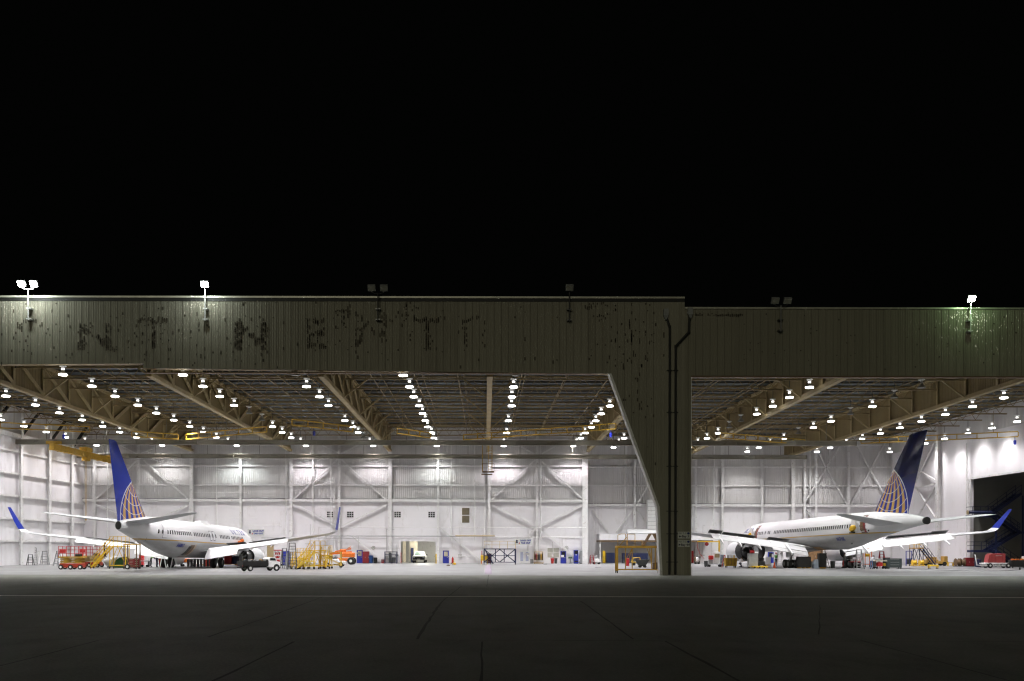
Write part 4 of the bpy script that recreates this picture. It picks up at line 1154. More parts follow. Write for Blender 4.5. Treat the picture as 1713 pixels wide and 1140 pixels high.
# ================================================================== GROUND EQUIPMENT
def T_(name, label, cat, px, py, rz=0, group=None, D=None):
    p = ground(px, py) if D is None else Vector((gx(px, D), D, 0))
    return thing(name, label, cat, (p.x, p.y, .005), rz, group)
def wheelpart(T, x, y, r, w_, name="wheel", hub=GREYP, parent=None, axis='x'):
    g = MB(); c = (x, y, r)
    g.lathe([(r*.5, -w_/2), (r*.92, -w_/2), (r, -w_*.3), (r, w_*.3), (r*.92, w_/2), (r*.5, w_/2)], c, axis, 16, False)
    o = g.build(name, BLACK, parent or T, True)
    g = MB(); g.lathe([(.02, -w_*.45), (r*.52, -w_*.4), (r*.52, w_*.4), (.02, w_*.45)], c, axis, 14); g.build("rim", hub, o, True)
    return o
def casters(T, pts, r=.1, z=0):
    for x, y in pts:
        g = MB(); g.lathe([(r*.3, -.03), (r, -.03), (r, .03), (r*.3, .03)], (x, y, r), 'x', 10); g.box(x-.045, x+.045, y-.05, y+.05, r*1.5, r*2.2); g.box(x-.045, x-.035, y-.03, y+.03, r, r*1.5); g.box(x+.035, x+.045, y-.03, y+.03, r, r*1.5)
        g.build("caster", BLKP, T)
def step_ladder(label, px, py, h, m, rz=0, wd=.55, group="step ladders", D=None, spread=.75):
    T = T_("step_ladder", label, "ladder", px, py, rz, group, D)
    g = MB(); n = max(4, int(h/.3))
    for sx in (-1, 1): g.bar((sx*wd/2*1.25, -spread/2, 0), (sx*wd/2*.75, 0, h), .075, .1)
    g.build("front_rail", m, T)
    g = MB()
    for k in range(1, n):
        f = k/n; hw = wd/2*(1.25-.5*f); y = -spread/2*(1-f); g.box(-hw, hw, y-.05, y+.05, h*f-.03, h*f+.025)
    g.build("tread", m, T)
    g = MB()
    for sx in (-1, 1): g.bar((sx*wd/2*1.25, spread/2, 0), (sx*wd/2*.75, .02, h-.05), .065, .07)
    for f in (.25, .6): hw = wd/2*(1.25-.5*f); g.bar((-hw, spread/2*(1-f), h*f), (hw, spread/2*(1-f), h*f), .03)
    g.build("rear_leg", m, T)
    g = MB(); g.box(-wd/2*.85, wd/2*.85, -.1, .1, h-.02, h+.03); g.build("top_cap", m, T)
    return T
def long_ladder(label, px, py, h, lean, m, D=None, rz=0):
    T = T_("extension_ladder", label, "ladder", px, py, rz, None, D)
    for sx in (-.22, .22):
        g = MB(); g.bar((sx, 0, 0), (sx+lean, .6, h), .05, .07); g.build("side_rail", m, T)
    g = MB()
    for k in range(1, int(h/.32)): f = k*.32/h; g.bar((-.22+lean*f, .6*f, h*f), (.22+lean*f, .6*f, h*f), .03, None, 6)
    g.build("rung", m, T)
def scissor_lift(label, px, py, rz, mb, mr, h=1.0, D=None):
    T = T_("scissor_lift", label, "scissor lift", px, py, rz, "orange scissor lifts", D)
    g = MB(); g.bevbox(-1.15, 1.15, -.5, .5, .22, .62, .05); g.build("chassis", mat("lift_red_orange", (.36, .03, .01), .5, 0, .2, 3), T)
    for x in (-.95, .95):
        for y in (-.5, .5): wheelpart(T, y, x, .24, .16) if False else None
    for x in (-.98, .0, .98):
        for y in (-.52, .52):
            g = MB(); g.lathe([(.12, -.08), (.23, -.08), (.25, -.04), (.25, .04), (.23, .08), (.12, .08)], (x, y, .25), 'y', 14, False); wh = g.build("wheel", BLACK, T, True)
            g = MB(); g.lathe([(.02, -.075), (.13, -.07), (.13, .07), (.02, .075)], (x, y, .25), 'y', 12); g.build("rim", STEELW, wh, True)
    g = MB()
    for k in range(3):
        z = .66+k*.17
        for y in (-.38, .38): g.bar((-1.1, y, z), (1.1, y, z+.17), .06, .1); g.bar((1.1, y, z), (-1.1, y, z+.17), .06, .1)
    g.build("scissor_arm", mb, T)
    g = MB(); g.box(-1.25, 1.25, -.55, .55, 1.2, 1.34); g.m = 0; g.build("platform", mb, T)
    g = MB()
    for x in (-1.22, -.4, .4, 1.22):
        for y in (-.52, .52): g.bar((x, y, 1.34), (x, y, 2.4), .05)
    for z in (1.65, 2.02, 2.38):
        for y in (-.52, .52): g.bar((-1.22, y, z), (1.22, y, z), .045)
        for x in (-1.22, 1.22): g.bar((x, -.52, z), (x, .52, z), .045)
    g.build("guard_rail", REDP, T)
    g = MB(); g.bevbox(-1.1, -.5, -.62, -.4, 1.7, 2.1, .03); g.build("control_box", REDP, T)
    g = MB(); g.box(.5, .56, .3, .36, 1.34, 1.5); g.bevbox(.35, .9, -.3, .3, 1.345, 1.6, .03); g.build("tool_tray", BLKP, T)
def stand(label, px, py, wd, dp, h, m, rz=0, deckm=None, rails=1.0, legs=.08, brace_=True, group=None, D=None, name="work_stand", stair=None, under=None, railsm=None, cat="work stand", deckt=.12):
    T = T_(name, label, cat, px, py, rz, group, D)
    for x in (-wd/2, wd/2):
        for y in (-dp/2, dp/2):
            g = MB(); g.box(x-legs/2, x+legs/2, y-legs/2, y+legs/2, .22, h); g.build("leg", m, T)
    g = MB(); g.box(-wd/2-.06, wd/2+.06, -dp/2-.06, dp/2+.06, h, h+deckt); g.build("deck", deckm or m, T)
    g = MB()
    for y in (-dp/2, dp/2): g.box(-wd/2+legs/2, wd/2-legs/2, y-.035, y+.035, .3, .38)
    for x in (-wd/2, wd/2): g.box(x-.03, x+.03, -dp/2+legs/2, dp/2-legs/2, .3, .38)
    if brace_:
        for y in (-dp/2, dp/2): g.bar((-wd/2, y, .4), (0, y, h), .05); g.bar((wd/2, y, .4), (0, y, h), .05)
    g.build("lower_frame", m, T)
    if rails:
        g = MB(); n = max(2, int(wd/1.0))
        for y in (-dp/2, dp/2):
            for i in range(n+1): g.bar((-wd/2+wd*i/n, y, h+deckt), (-wd/2+wd*i/n, y, h+deckt+rails), .04)
            for f in (.5, 1): g.bar((-wd/2, y, h+deckt+rails*f), (wd/2, y, h+deckt+rails*f), .04)
        for f in (.5, 1): g.bar((wd/2, -dp/2, h+deckt+rails*f), (wd/2, dp/2, h+deckt+rails*f), .04)
        g.build("guard_rail", railsm or m, T)
    casters(T, [(x, y) for x in (-wd/2, wd/2) for y in (-dp/2, dp/2)], .11)
    if stair:
        sd, run = stair
        g = MB(); x0, x1 = sd*(wd/2+run), sd*wd/2
        for y in (-dp/2+.1, dp/2-.1): g.bar((x0, y, .1), (x1, y, h), .06, .16)
        g.build("stair_stringer", m, T)
        g = MB(); n = max(4, int(h/.24))
        for k in range(1, n): f = k/n; x = x0+(x1-x0)*f; g.box(x-.13, x+.13, -dp/2+.13, dp/2-.13, h*f-.02, h*f+.02)
        g.build("stair_tread", deckm or m, T)
        g = MB()
        for y in (-dp/2+.1, dp/2-.1):
            g.bar((x0, y, 1.0), (x1, y, h+1.0), .05); g.bar((x0, y, .55), (x1, y, h+.55), .04)
            for f in (0, .33, .66): x = x0+(x1-x0)*f; g.bar((x, y, .1+h*f), (x, y, h*f+1.0), .04)
        g.build("stair_rail", m, T)
        casters(T, [(x0, -dp/2+.1), (x0, dp/2-.1)], .1)
    if under: under(T)
    return T
def stair_truck(label, px, py, wd, h, run, m, rz=0, D=None, group="yellow rolling stairs"):
    return stand(label, px, py, wd, 1.0, h, m, rz, None, 1.0, .07, True, group, D, "rolling_stairs", (-1, run), cat="rolling stairs")
def chest(label, px, py, wd, dp, h, m, rz=0, D=None, drawers=5, name="tool_chest", cat="tool chest", top=None, group=None, cast=True):
    T = T_(name, label, cat, px, py, rz, group, D); z0 = .16 if cast else .02
    g = MB(); g.bevbox(-wd/2, wd/2, -dp/2, dp/2, z0, h, .02); g.build("body", m, T)
    for k in range(drawers):
        a = z0+.06+(h-z0-.1)*k/drawers; b = z0+.06+(h-z0-.1)*(k+1)/drawers-.02
        g = MB(); g.box(-wd/2+.04, wd/2-.04, -dp/2-.018, -dp/2-.003, a, b); dr = g.build("drawer", m, T)
        g = MB(); g.box(-wd*.3, wd*.3, -dp/2-.04, -dp/2-.02, b-.05, b-.025); g.build("handle", ALU, dr)
    if cast: casters(T, [(x, y) for x in (-wd/2+.1, wd/2-.1) for y in (-dp/2+.08, dp/2-.08)], .07)
    g = MB(); g.box(-wd/2-.01, wd/2+.01, -dp/2-.01, dp/2+.01, h+.003, h+.03); g.build("top_mat", top or DGREY, T)
    return T
def cabinet(label, px, py, wd, dp, h, m, rz=0, D=None, doors=2, name="cabinet", cat="cabinet", glass=None):
    T = T_(name, label, cat, px, py, rz, None, D)
    g = MB(); g.bevbox(-wd/2, wd/2, -dp/2, dp/2, .06, h, .02); g.build("body", m, T)
    for k in range(doors):
        a = -wd/2+.03+(wd-.03)*k/doors; b = a+(wd-.03)/doors-.03
        g = MB(); g.box(a, b, -dp/2-.02, -dp/2-.003, .12, h-.06); d = g.build("door", m, T)
        g = MB(); g.box(b-.08, b-.05, -dp/2-.05, -dp/2-.022, h*.45, h*.55); g.build("handle", ALU, d)
        if glass: g = MB(); g.box(a+.08, b-.08, -dp/2-.03, -dp/2-.022, h*.55, h*.9); g.build("panel", glass, d)
    g = MB(); g.box(-wd/2+.03, wd/2-.03, -dp/2+.04, dp/2-.02, 0, .058); g.build("plinth", BLKP, T)
    return T
def bin_(label, px, py, wd, h, m, D=None, lid=None, group=None):
    T = T_("waste_bin", label, "bin", px, py, 0, group, D); r = wd/2
    g = MB(); n = 14; g.lathe([(r*.8, .04), (r*.98, h*.92), (r*.9, h*.92), (r*.74, .09)], (0, 0, 0), 'z', n, True); g.build("tub", m, T, True)
    g = MB(); g.lathe([(r*1.05, h*.9), (r*1.06, h*.96), (r*.9, h), (.02, h*1.02)], (0, 0, 0), 'z', n); g.build("lid", lid or m, T, True)
    casters(T, [(-r*.5, -r*.4), (r*.5, -r*.4), (0, r*.5)], .04)
def flat_cart(label, px, py, wd, dp, h, m, rz=0, load=None, D=None, handle=1, name="cart", wr=.14, group=None, cat="cart"):
    T = T_(name, label, cat, px, py, rz, group, D)
    g = MB(); g.bevbox(-wd/2, wd/2, -dp/2, dp/2, h-.09, h, .02); g.build("deck", m, T)
    g = MB()
    for x in (-wd/2+.05, wd/2-.05): g.box(x-.03, x+.03, -dp/2+.05, dp/2-.05, wr*1.5, h-.092)
    g.build("underframe", DGREY, T)
    for x in (-wd/2+.18, wd/2-.18):
        for y in (-dp/2+.05, dp/2-.05):
            g = MB(); g.lathe([(wr*.4, -.04), (wr, -.04), (wr, .04), (wr*.4, .04)], (x, y, wr), 'y', 12); g.build("wheel", BLACK, T, True)
    if handle:
        g = MB(); x = handle*wd/2
        for y in (-dp/2+.06, dp/2-.06): g.bar((x, y, h), (x+handle*.08, y, h+.55), .035, None, 6)
        g.bar((x+handle*.08, -dp/2+.06, h+.55), (x+handle*.08, dp/2-.06, h+.55), .035, None, 6); g.build("handle", m, T)
    if load: load(T)
    return T
def drum(T, x, y, z, r, h, m, name="drum"):
    g = MB(); g.lathe([(r*.96, z), (r, z+.02), (r*.97, z+h*.33), (r, z+h*.35), (r*.97, z+h*.66), (r, z+h*.68), (r*.97, z+h), (r*.9, z+h-.02)], (x, y, 0), 'z', 14); return g.build(name, m, T, True)
def blob_load(T, specs):
    for nm, x, y, z, sx, sy, sz, m in specs:
        g = MB(); g.bevbox(x-sx/2, x+sx/2, y-sy/2, y+sy/2, z, z+sz, min(sx, sz)*.15); g.build(nm, m, T)

# ---- far left: ladders by the wall
def crate(label, px, py, wd, dp, h, m, D=None, name="storage_crate"):
    T = T_(name, label, "crate", px, py, 0, None, D)
    g = MB(); g.bevbox(-wd/2, wd/2, -dp/2, dp/2, .14, h, .03); g.build("box", m, T)
    g = MB()
    for x in (-wd/2+.2, 0, wd/2-.2): g.box(x-.08, x+.08, -dp/2, dp/2, 0, .138)
    g.build("skid", DYEL, T)
    g = MB(); g.box(-wd/2-.02, wd/2+.02, -dp/2-.02, dp/2+.02, h+.002, h+.06); g.build("lid", m, T)
crate("low white crate on a pallet at the far left end of the wall", 3, 945.5, 2.6, 1.2, 1.35, WHITE)
step_ladder("dark step ladder with a blue-grey tarp shade, nearest the white crate", 19, 945, 2.25, DGREY, .5, .7)
step_ladder("wide aluminium step ladder beside the dark one by the left wall", 30, 945.2, 1.95, GREYP, -.35, .8)
T = T_("rolled_tarp", "blue-grey rolled tarp standing against the left wall between ladders", "tarp", 21.5, 944.6)
g = MB(); g.lathe([(.28, 0), (.32, .8), (.29, 1.9), (.34, 2.8), (.2, 3.0)], (0, 0, 0), 'z', 12); g.build("roll", mat("tarp_blue_grey", (.2, .24, .27), .8, 0, .25, 3), T, True)
g = MB(); g.lathe([(.34, 1.2), (.35, 1.3)], (0, 0, 0), 'z', 12, False); g.lathe([(.34, 2.2), (.35, 2.3)], (0, 0, 0), 'z', 12, False); g.build("strap", BLKP, T)
long_ladder("tall white ladder leaning behind the small step ladders by the left wall", 46, 944.5, 3.2, -.5, GREYP)
step_ladder("short black-topped step ladder just left of the tall leaning ladder's foot", 51, 946, 1.35, DGREY, .2, .6)
step_ladder("narrow aluminium step ladder in the middle of the left wall cluster", 58, 944.8, 2.2, GREYP, .4, .5)
step_ladder("pale step ladder with an orange tag in the left wall cluster", 64, 945, 1.75, STEELW, -.3, .5)
step_ladder("arched-top aluminium step ladder at the right end of the cluster", 75, 945.3, 1.75, GREYP, .1, .75)
step_ladder("lone aluminium step ladder just left of the nearer scissor lift", 97, 947, 1.8, GREYP, -.5, .6)
# ---- lifts and stairs under the smaller airliner's tail
scissor_lift("nearer mustard and orange scissor lift with a red railed platform", 121.5, 953, .04, DYEL, False)
scissor_lift("farther tan scissor lift with red rails, behind the yellow stairs", 153, 949.4, -.05, mat("lift_tan", (.5, .36, .14), .5, 0, .15, 3), True)
stair_truck("yellow rolling stairs with a climbing person, under the smaller airliner's tail", 200, 951.6, 1.7, 2.35, 2.1, YEL)
T = T_("white_fairing", "white aircraft fairing resting under the smaller airliner's tail stairs", "aircraft part", 193, 949.5)
g = MB(); g.lathe([(.1, -1.3), (.45, -1.0), (.6, -.2), (.62, .5), (.5, 1.2), (.3, 1.3)], (0, 0, .64), 'x', 16); g.build("shell", PLW, T, True)
g = MB()
for x in (-.7, .7): g.box(x-.05, x+.05, -.5, .5, 0, .12)
g.build("cradle", BLKP, T)
T = T_("green_cover", "dark green draped equipment cover beside the white fairing", "cover", 204, 950)
g = MB(); g.loft([[(-.7, -.5, 0), (.7, -.5, 0), (.7, .5, 0), (-.7, .5, 0)], [(-.6, -.45, .8), (.66, -.45, .85), (.66, .45, .85), (-.5, .45, .8)], [(-.1, -.3, 1.15), (.6, -.35, 1.25), (.6, .3, 1.2), (0, .3, 1.1)]]); g.build("cloth", GREEN, T)
g = MB(); g.bar((-.71, -.52, .3), (.71, -.52, .3), .03, None, 6); g.build("tie_rope", BLKP, T)
stand("tall narrow stand on a white-hubbed wheel with red drawers under the tail", 221, 952.5, 1.3, 1.0, 2.55, BROWN, 0, DYEL, 0, .1, False, None)
T = T_("road_wheel", "small spare wheel standing beside the tall narrow stand's foot", "wheel", 213.5, 953); wheelpart(T, 0, 0, .28, .2, hub=WHITE, axis='y')
chest("dark red tool chest standing inside the tall narrow stand", 221, 951.5, .55, .5, 1.05, DRED, 0, None, 5)
chest("brown-red tool chest just right of the tall narrow stand", 229.5, 952, .5, .5, 1.1, DRED, .1, None, 4)
cabinet("tall red cabinet on legs with a white notice, under the smaller airliner", 237, 947, .55, .4, 1.75, REDP, 0, None, 1)
flat_cart("low grey trolley in front of the tall red cabinet", 242, 949, 1.1, .6, .75, GREYP)
bin_("bright red tub under the smaller airliner's belly", 269.5, 949, .55, 1.0, REDP)
T = T_("trestle_ladder", "white topped trestle stand under the smaller airliner's belly", "trestle", 284, 951)
g = MB(); g.box(-1.5, .7, -.18, .18, 1.28, 1.36); g.build("plank_top", WHITE, T)
for x in (-.75, .45):
    for sx in (-1, 1):
        g = MB(); g.bar((x+sx*.36, 0, 0), (x+sx*.1, 0, 1.28), .07, .1); g.build("leg", WHITE, T)
flat_cart("low grey cart with an orange bundle near the smaller airliner's nose wheel", 314, 947.8, 1.6, .8, .5, GREYP, 0, lambda T: blob_load(T, [("orange_bundle", -.1, 0, .502, .7, .5, .45, ORG), ("grey_box", .45, 0, .502, .35, .5, .3, DGREY)]))
T = T_("work_bench", "long dark work bench with slatted supports under the smaller airliner", "bench", 334, 948.5)
g = MB(); g.box(-1.4, 1.4, -.4, .4, .85, .93); g.build("bench_top", DGREY, T)
for i in range(8): x = -1.35+i*.385; g = MB(); g.box(x-.045, x+.045, -.35, .35, 0, .848); g.build("leg", BLKP, T)
crate("white boxed unit behind the dark work bench under the airliner", 331, 946, 1.8, .6, 1.5, WHITE)
bin_("red-orange tub left of the smaller airliner's main wheels", 347.5, 947.5, .75, 1.15, mat("tub_red", (.6, .06, .03), .5, 0, .1, 2))
def l1(T): blob_load(T, [("red_toolbox", -.35, 0, .402, .9, .6, 1.0, REDP), ("blue_bundle", .55, -.05, .402, .8, .6, .9, NAVY), ("parts_pile", 1.1, 0, .402, .35, .5, 1.1, GREYP), ("orange_parts", .1, .05, 1.44, .7, .4, .2, ORG)])
flat_cart("cart piled with a red toolbox and blue bundle, left of the flatbed truck", 387, 949.6, 2.7, .8, .4, DYEL, 0, l1)
# ---- flatbed truck
TR = T = T_("flatbed_truck", "small flatbed truck with black bed and white cab parked near the wing", "truck", 432, 955.6, R(42))
g = MB(); g.bevbox(-2.55, 1.0, -.95, .95, .62, .8, .03); g.box(-2.55, 1.0, -.97, -.9, .8, 1.28); g.box(-2.55, 1.0, .9, .97, .8, 1.28); g.box(-2.6, -2.52, -.89, .89, .8, 1.28); g.box(.93, 1.0, -.89, .89, .8, 1.5)
for i in range(7): x = -2.4+i*.53; g.box(x-.03, x+.03, -1.0, -.972, .66, 1.3)
g.build("flatbed", BLKP, T)
g = MB(); g.box(-2.5, 2.4, -.4, .4, .45, .615); g.box(-2.6, -2.5, -.85, .85, .4, .55); g.build("chassis", BLACK, T)
g = MB(); prof = [(1.05, .5), (1.05, 1.32), (1.25, 1.72), (1.35, 1.76), (2.02, 1.74), (2.3, 1.26), (2.62, 1.17), (2.72, 1.02), (2.74, .5)]
g.loft([[(x, -.82, z) for x, z in prof], [(x, -.9, z) for x, z in prof][0:0] or [(x, -.82, z) for x, z in prof]]) if False else None
inner = [(x, z if z < 1.5 else z) for x, z in prof]
g.loft([[(x, y*(1 if z < 1.33 else .88), z) for x, z in inner] for y in (-.92, .92)])
g.build("cab", WHITE, T, True)
g = MB(); g.loft([[(x, y, z) for x, z in ((2.31, 1.3), (2.07, 1.68), (2.1, 1.7), (2.34, 1.3))] for y in (-.76, .76)]); g.build("windshield", GLASSD, T)
for sy in (-1, 1):
    g = MB(); g.loft([[(x, sy*(.845 if z > 1.5 else .93)+sy*.012, z) for x, z in ((1.22, 1.36), (2.16, 1.36), (1.98, 1.66), (1.34, 1.66))], [(x, sy*(.845 if z > 1.5 else .93)-sy*.05, z) for x, z in ((1.22, 1.36), (2.16, 1.36), (1.98, 1.66), (1.34, 1.66))]]); g.build("side_window", GLASSD, T)
    g = MB(); g.lathe([(.46, -.01), (.46, .01)], (2.2, sy*.925, .42), 'y', 18); g.build("wheel_arch", BLACK, T)
    g = MB(); g.box(2.735, 2.76, sy*.6-.13, sy*.6+.13, .82, .98); g.build("headlight", GLASSL, T)
    g = MB(); g.box(-2.62, -2.605, sy*.75-.1, sy*.75+.1, .62, .76); g.build("tail_light", DRED, T)
    for x in (2.2, -1.6) if sy < 0 else (2.2, -1.6):
        g = MB(); g.lathe([(.2, -.13), (.35, -.13), (.39, -.07), (.39, .07), (.35, .13), (.2, .13)], (x, sy*.84, .39), 'y', 18, False); wh = g.build("wheel", BLACK, T, True)
        g = MB(); g.lathe([(.03, -.1), (.2, -.12), (.22, -.1), (.22, .1), (.2, .12), (.03, .1)], (x, sy*.84, .39), 'y', 14); g.build("rim", STEELW, wh, True)
g = MB(); g.bevbox(2.72, 2.86, -.85, .85, .38, .6, .03); g.build("bumper", STEEL, T)
for i in range(12):
    x, y = -2.2+i*.27, rnd.uniform(-.55, .55); s_ = rnd.uniform(.12, .24); g = MB(); g.bevbox(x-s_, x+s_, y-s_*.8, y+s_*.8, .805, .805+rnd.uniform(.3, .75), .04)
    g.build("scrap_piece", (DGREY, BROWN, DYEL, GREYP)[i % 4], T)
TR.scale = (.74, .74, .76)
# engine stand beneath the wing behind the truck
T = T_("engine_stand", "bare grey stand with pale struts behind the flatbed truck", "engine stand", 437, 948)
g = MB()
for x in (-.9, -.3, .3, .9): g.bar((x, -.5, .05), (x*.4, 0, 2.1), .1); g.bar((x, .5, .05), (x*.4, 0, 2.1), .1)
g.build("strut", STEELW, T)
g = MB(); g.box(-.95, .95, -.55, .55, .02, .14); g.build("base", DGREY, T)
stand("white and red ladder rack standing behind the truck's cab", 465, 947, .8, .5, 1.9, STEELW, 0, REDP, 0, .08, True, None, None, "parts_rack", None, lambda T: blob_load(T, [("red_box", -.02, 0, z, .6, .35, .3, REDP) for z in (.5, .95, 1.4)]), cat="rack")
cabinet("blue cabinet behind the black step ladders", 477.5, 946, 1.0, .5, 1.85, BLUE, 0)
step_ladder("large black-railed step ladder leaning towards the yellow stairs", 489, 953, 2.75, DGREY, .15, .8, spread=1.6)
step_ladder("grey step ladder between the truck's cab and the large black one", 476, 951.3, 2.2, GREYP, -.2, .6)
step_ladder("short green-grey step ladder in front of the blue cabinet", 482.5, 952, 1.7, GREYP, .6, .5)
# ---- yellow stair group
stair_truck("yellow rolling stairs with two tall slanted rails, left of the yellow group", 505, 952.4, .9, 1.1, 1.0, YEL, R(70))
stair_truck("tallest yellow rolling stairs with a railed top, middle of the yellow group", 531, 952.2, 1.3, 1.9, 1.3, YEL, R(40))
stand("yellow flat-topped stand with angled props behind the yellow stairs", 529, 950.6, 5.6, 1.0, 1.75, YEL, 0, DYEL, 0, .08, True, deckt=.06)
stair_truck("low yellow rolling stairs in the front of the yellow group", 517, 952.8, 1.0, .8, .9, mat("pale_yellow_paint", (.7, .5, .06), .5, 0, .12, 3), R(15))
stair_truck("narrow yellow rolling stairs at the right of the yellow group", 546, 951.8, .8, 1.4, .9, YEL, R(80))
T = T_("fire_extinguisher", "tall red extinguisher standing at the right of the yellow stairs", "extinguisher", 544, 951.8)
g = MB(); g.lathe([(.12, 0), (.13, .05), (.13, .75), (.06, .9), (.03, 1.0)], (0, 0, 0), 'z', 12); g.build("cylinder", REDP, T, True)
g = MB(); g.bar((0, 0, .98), (.15, 0, 1.05), .03); g.path([(.02, -.05, .95), (.17, -.1, .7), (.14, -.1, .3)], .03); g.build("hose", BLKP, T)
T = T_("tow_tractor", "small white tow tractor in front of the orange boom lift", "tractor", 558, 948.6)
g = MB(); g.bevbox(-1.1, .6, -.55, .55, .35, .95, .06); g.bevbox(.6, 1.4, -.5, .5, .3, .72, .06); g.build("body", WHITE, T)
g = MB(); g.bevbox(-.6, -.1, -.3, .3, .96, 1.3, .05); g.build("seat", BLKP, T)
g = MB(); g.bar((.35, 0, .95), (.2, 0, 1.3), .04); g.lathe([(.16, 1.3), (.19, 1.32), (.16, 1.34)], (.2, 0, 0), 'z', 12); g.build("steering_wheel", BLKP, T)
for x in (-.7, .95):
    for y in (-.5, .5):
        g = MB(); g.lathe([(.12, -.1), (.28, -.1), (.28, .1), (.12, .1)], (x, y, .28), 'y', 14); wh = g.build("wheel", BLACK, T, True)
        g = MB(); g.lathe([(.02, -.11), (.13, -.11), (.13, .11), (.02, .11)], (x, y, .28), 'y', 12); g.build("rim", STEELW, wh)
# ---- orange boom lift
T = T_("boom_lift", "orange boom lift with folded arm and big tyres left of a blue door", "boom lift", 575, 944.8)
g = MB(); g.bevbox(-1.3, 1.3, -.8, .8, .45, .9, .08); g.build("chassis", ORG, T)
g = MB(); g.bevbox(-.2, 1.5, -.7, .7, 1.0, 1.65, .12); g.bevbox(-.5, .3, -.3, .3, 1.65, 2.1, .08); g.build("turret", ORG, T)
g = MB(); g.bar((1.1, 0, 1.7), (-1.9, 0, 1.45), .28); g.bar((-1.2, .1, 1.75), (1.0, .1, 2.15), .2); g.build("boom_arm", ORG, T)
g = MB(); g.bar((.2, 0, 1.9), (.95, 0, 2.45), .16); g.build("jib_arm", mat("faded_orange", (.62, .3, .18), .5), T)
g = MB()
for x in (-2.7, -1.7):
    for y in (-.4, .4): g.bar((x, y, .7), (x, y, 1.8), .05)
for z in (.72, 1.25, 1.8):
    for y in (-.4, .4): g.bar((-2.7, y, z), (-1.7, y, z), .05)
    for x in (-2.7, -1.7): g.bar((x, -.4, z), (x, .4, z), .05)
g.build("basket", DYEL, T)
for x in (-1.05, 1.1):
    for y in (-.85, .85):
        g = MB(); g.lathe([(.2, -.18), (.46, -.18), (.5, -.1), (.5, .1), (.46, .18), (.2, .18)], (x, y, .5), 'y', 18, False); wh = g.build("wheel", BLACK, T, True)
        g = MB(); g.lathe([(.02, -.16), (.22, -.14), (.22, .14), (.02, .16)], (x, y, .5), 'y', 14); g.build("rim", WHITE, wh)
# ---- along the back wall of the left bay
W0 = DL-.75
cabinet("dark red double cabinet right of the left blue door", 612.2, 0, .95, .5, 1.75, DRED, 0, W0, 2)
bin_("blue wheeled bin right of the dark red cabinet", 620, 0, .75, 1.15, mat("bin_blue", (.015, .06, .2), .5), W0)
bin_("small black bin with a white sticker right of the blue bin", 628, 0, .55, .85, BLKP, W0)
chest("small red box with a yellow mark left of the mesh cage", 640.3, 0, .42, .4, .55, DRED, 0, W0, 2, "parts_box", "box", None, None, False)
T = T_("mesh_cage", "open dark blue mesh storage cage left of the wide opening", "cage", 654, 0, 0, None, W0-.3)
g = MB()
for x in (-.88, .88):
    for y in (-.4, .4): g.box(x-.04, x+.04, y-.04, y+.04, 0, 1.75)
for z in (.1, .65, 1.3, 1.72):
    for y in (-.4, .4): g.box(-.84, .84, y-.025, y+.025, z-.025, z+.025)
    for x in (-.88, .88): g.box(x-.02, x+.02, -.36, .36, z-.02, z+.02)
g.build("frame", NAVY, T)
g = MB()
for i in range(17): x = -.84+i*.105; g.box(x-.006, x+.006, .38, .392, .1, 1.7)
for i in range(16): z = .1+i*.105; g.box(-.84, .84, .393, .4, z-.006, z+.006)
g.build("wire_mesh", GREYP, T)
g = MB(); g.bevbox(-.3, .05, -.2, .3, .12, 1.6, .03); g.bevbox(.15, .7, -.2, .3, .12, .9, .05); g.build("stored_gear", DGREY, T)
def post(label, px, D, m, h, dia=.14, name="guard_post"):
    T = T_(name, label, "post", px, 0, 0, None, D)
    g = MB(); g.lathe([(dia/2, 0), (dia/2, h-.05), (dia*.3, h)], (0, 0, 0), 'z', 12); g.build("shaft", m, T, True)
    g = MB(); g.lathe([(dia*.9, 0), (dia*.9, .03)], (0, 0, 0), 'z', 12); g.build("base_plate", m, T)
post("thin red post at the opening's left edge beside the mesh cage", 670.8, DL-.5, mat("post_red", (.55, .09, .09), .5), 1.6, .1)
post("yellow guard post at the opening's right edge", 729.8, DL-.5, YEL, 1.4, .22)
post("tall pale orange post behind the yellow guard post at the opening", 730.3, DL+.35, mat("post_pale_orange", (.6, .35, .15), .5), 2.3, .12)
# pickup in the side room
T = T_("pickup_truck", "white pickup truck facing out of the lit side room", "truck", 702.5, 941.6, R(180))
g = MB(); pr = [(-.98, .42), (-.98, .95), (-.9, 1.1), (.9, 1.1), (.98, .95), (.98, .42)]
g.loft([[(x, 2.6, z*(.96)) for x, z in pr], [(x, 2.45, z) for x, z in pr], [(x, .9, z) for x, z in pr], [(x, -2.5, z) for x, z in pr]]); g.build("body", WHITE, T)
g = MB(); g.loft([[(-.88, 1.2, 1.1), (.88, 1.2, 1.1), (.88, -.9, 1.1), (-.88, -.9, 1.1)], [(-.7, .45, 1.72), (.7, .45, 1.72), (.7, -.6, 1.72), (-.7, -.6, 1.72)]]); g.build("cab_roof", WHITE, T)
g = MB(); g.loft([[(-.78, 1.13, 1.17), (.78, 1.13, 1.17), (.78, 1.1, 1.15), (-.78, 1.1, 1.15)], [(-.64, .56, 1.66), (.64, .56, 1.66), (.64, .5, 1.66), (-.64, .5, 1.66)]]); g.build("windshield", mat("greenish_glass", (.2, .27, .24), .1), T)
g = MB(); g.box(-.9, .9, 2.605, 2.66, .48, .92); g.build("grille", BLKP, T)
g = MB(); g.box(-.24, .24, 2.662, 2.67, .5, .62); g.build("number_plate", PLATE, T)
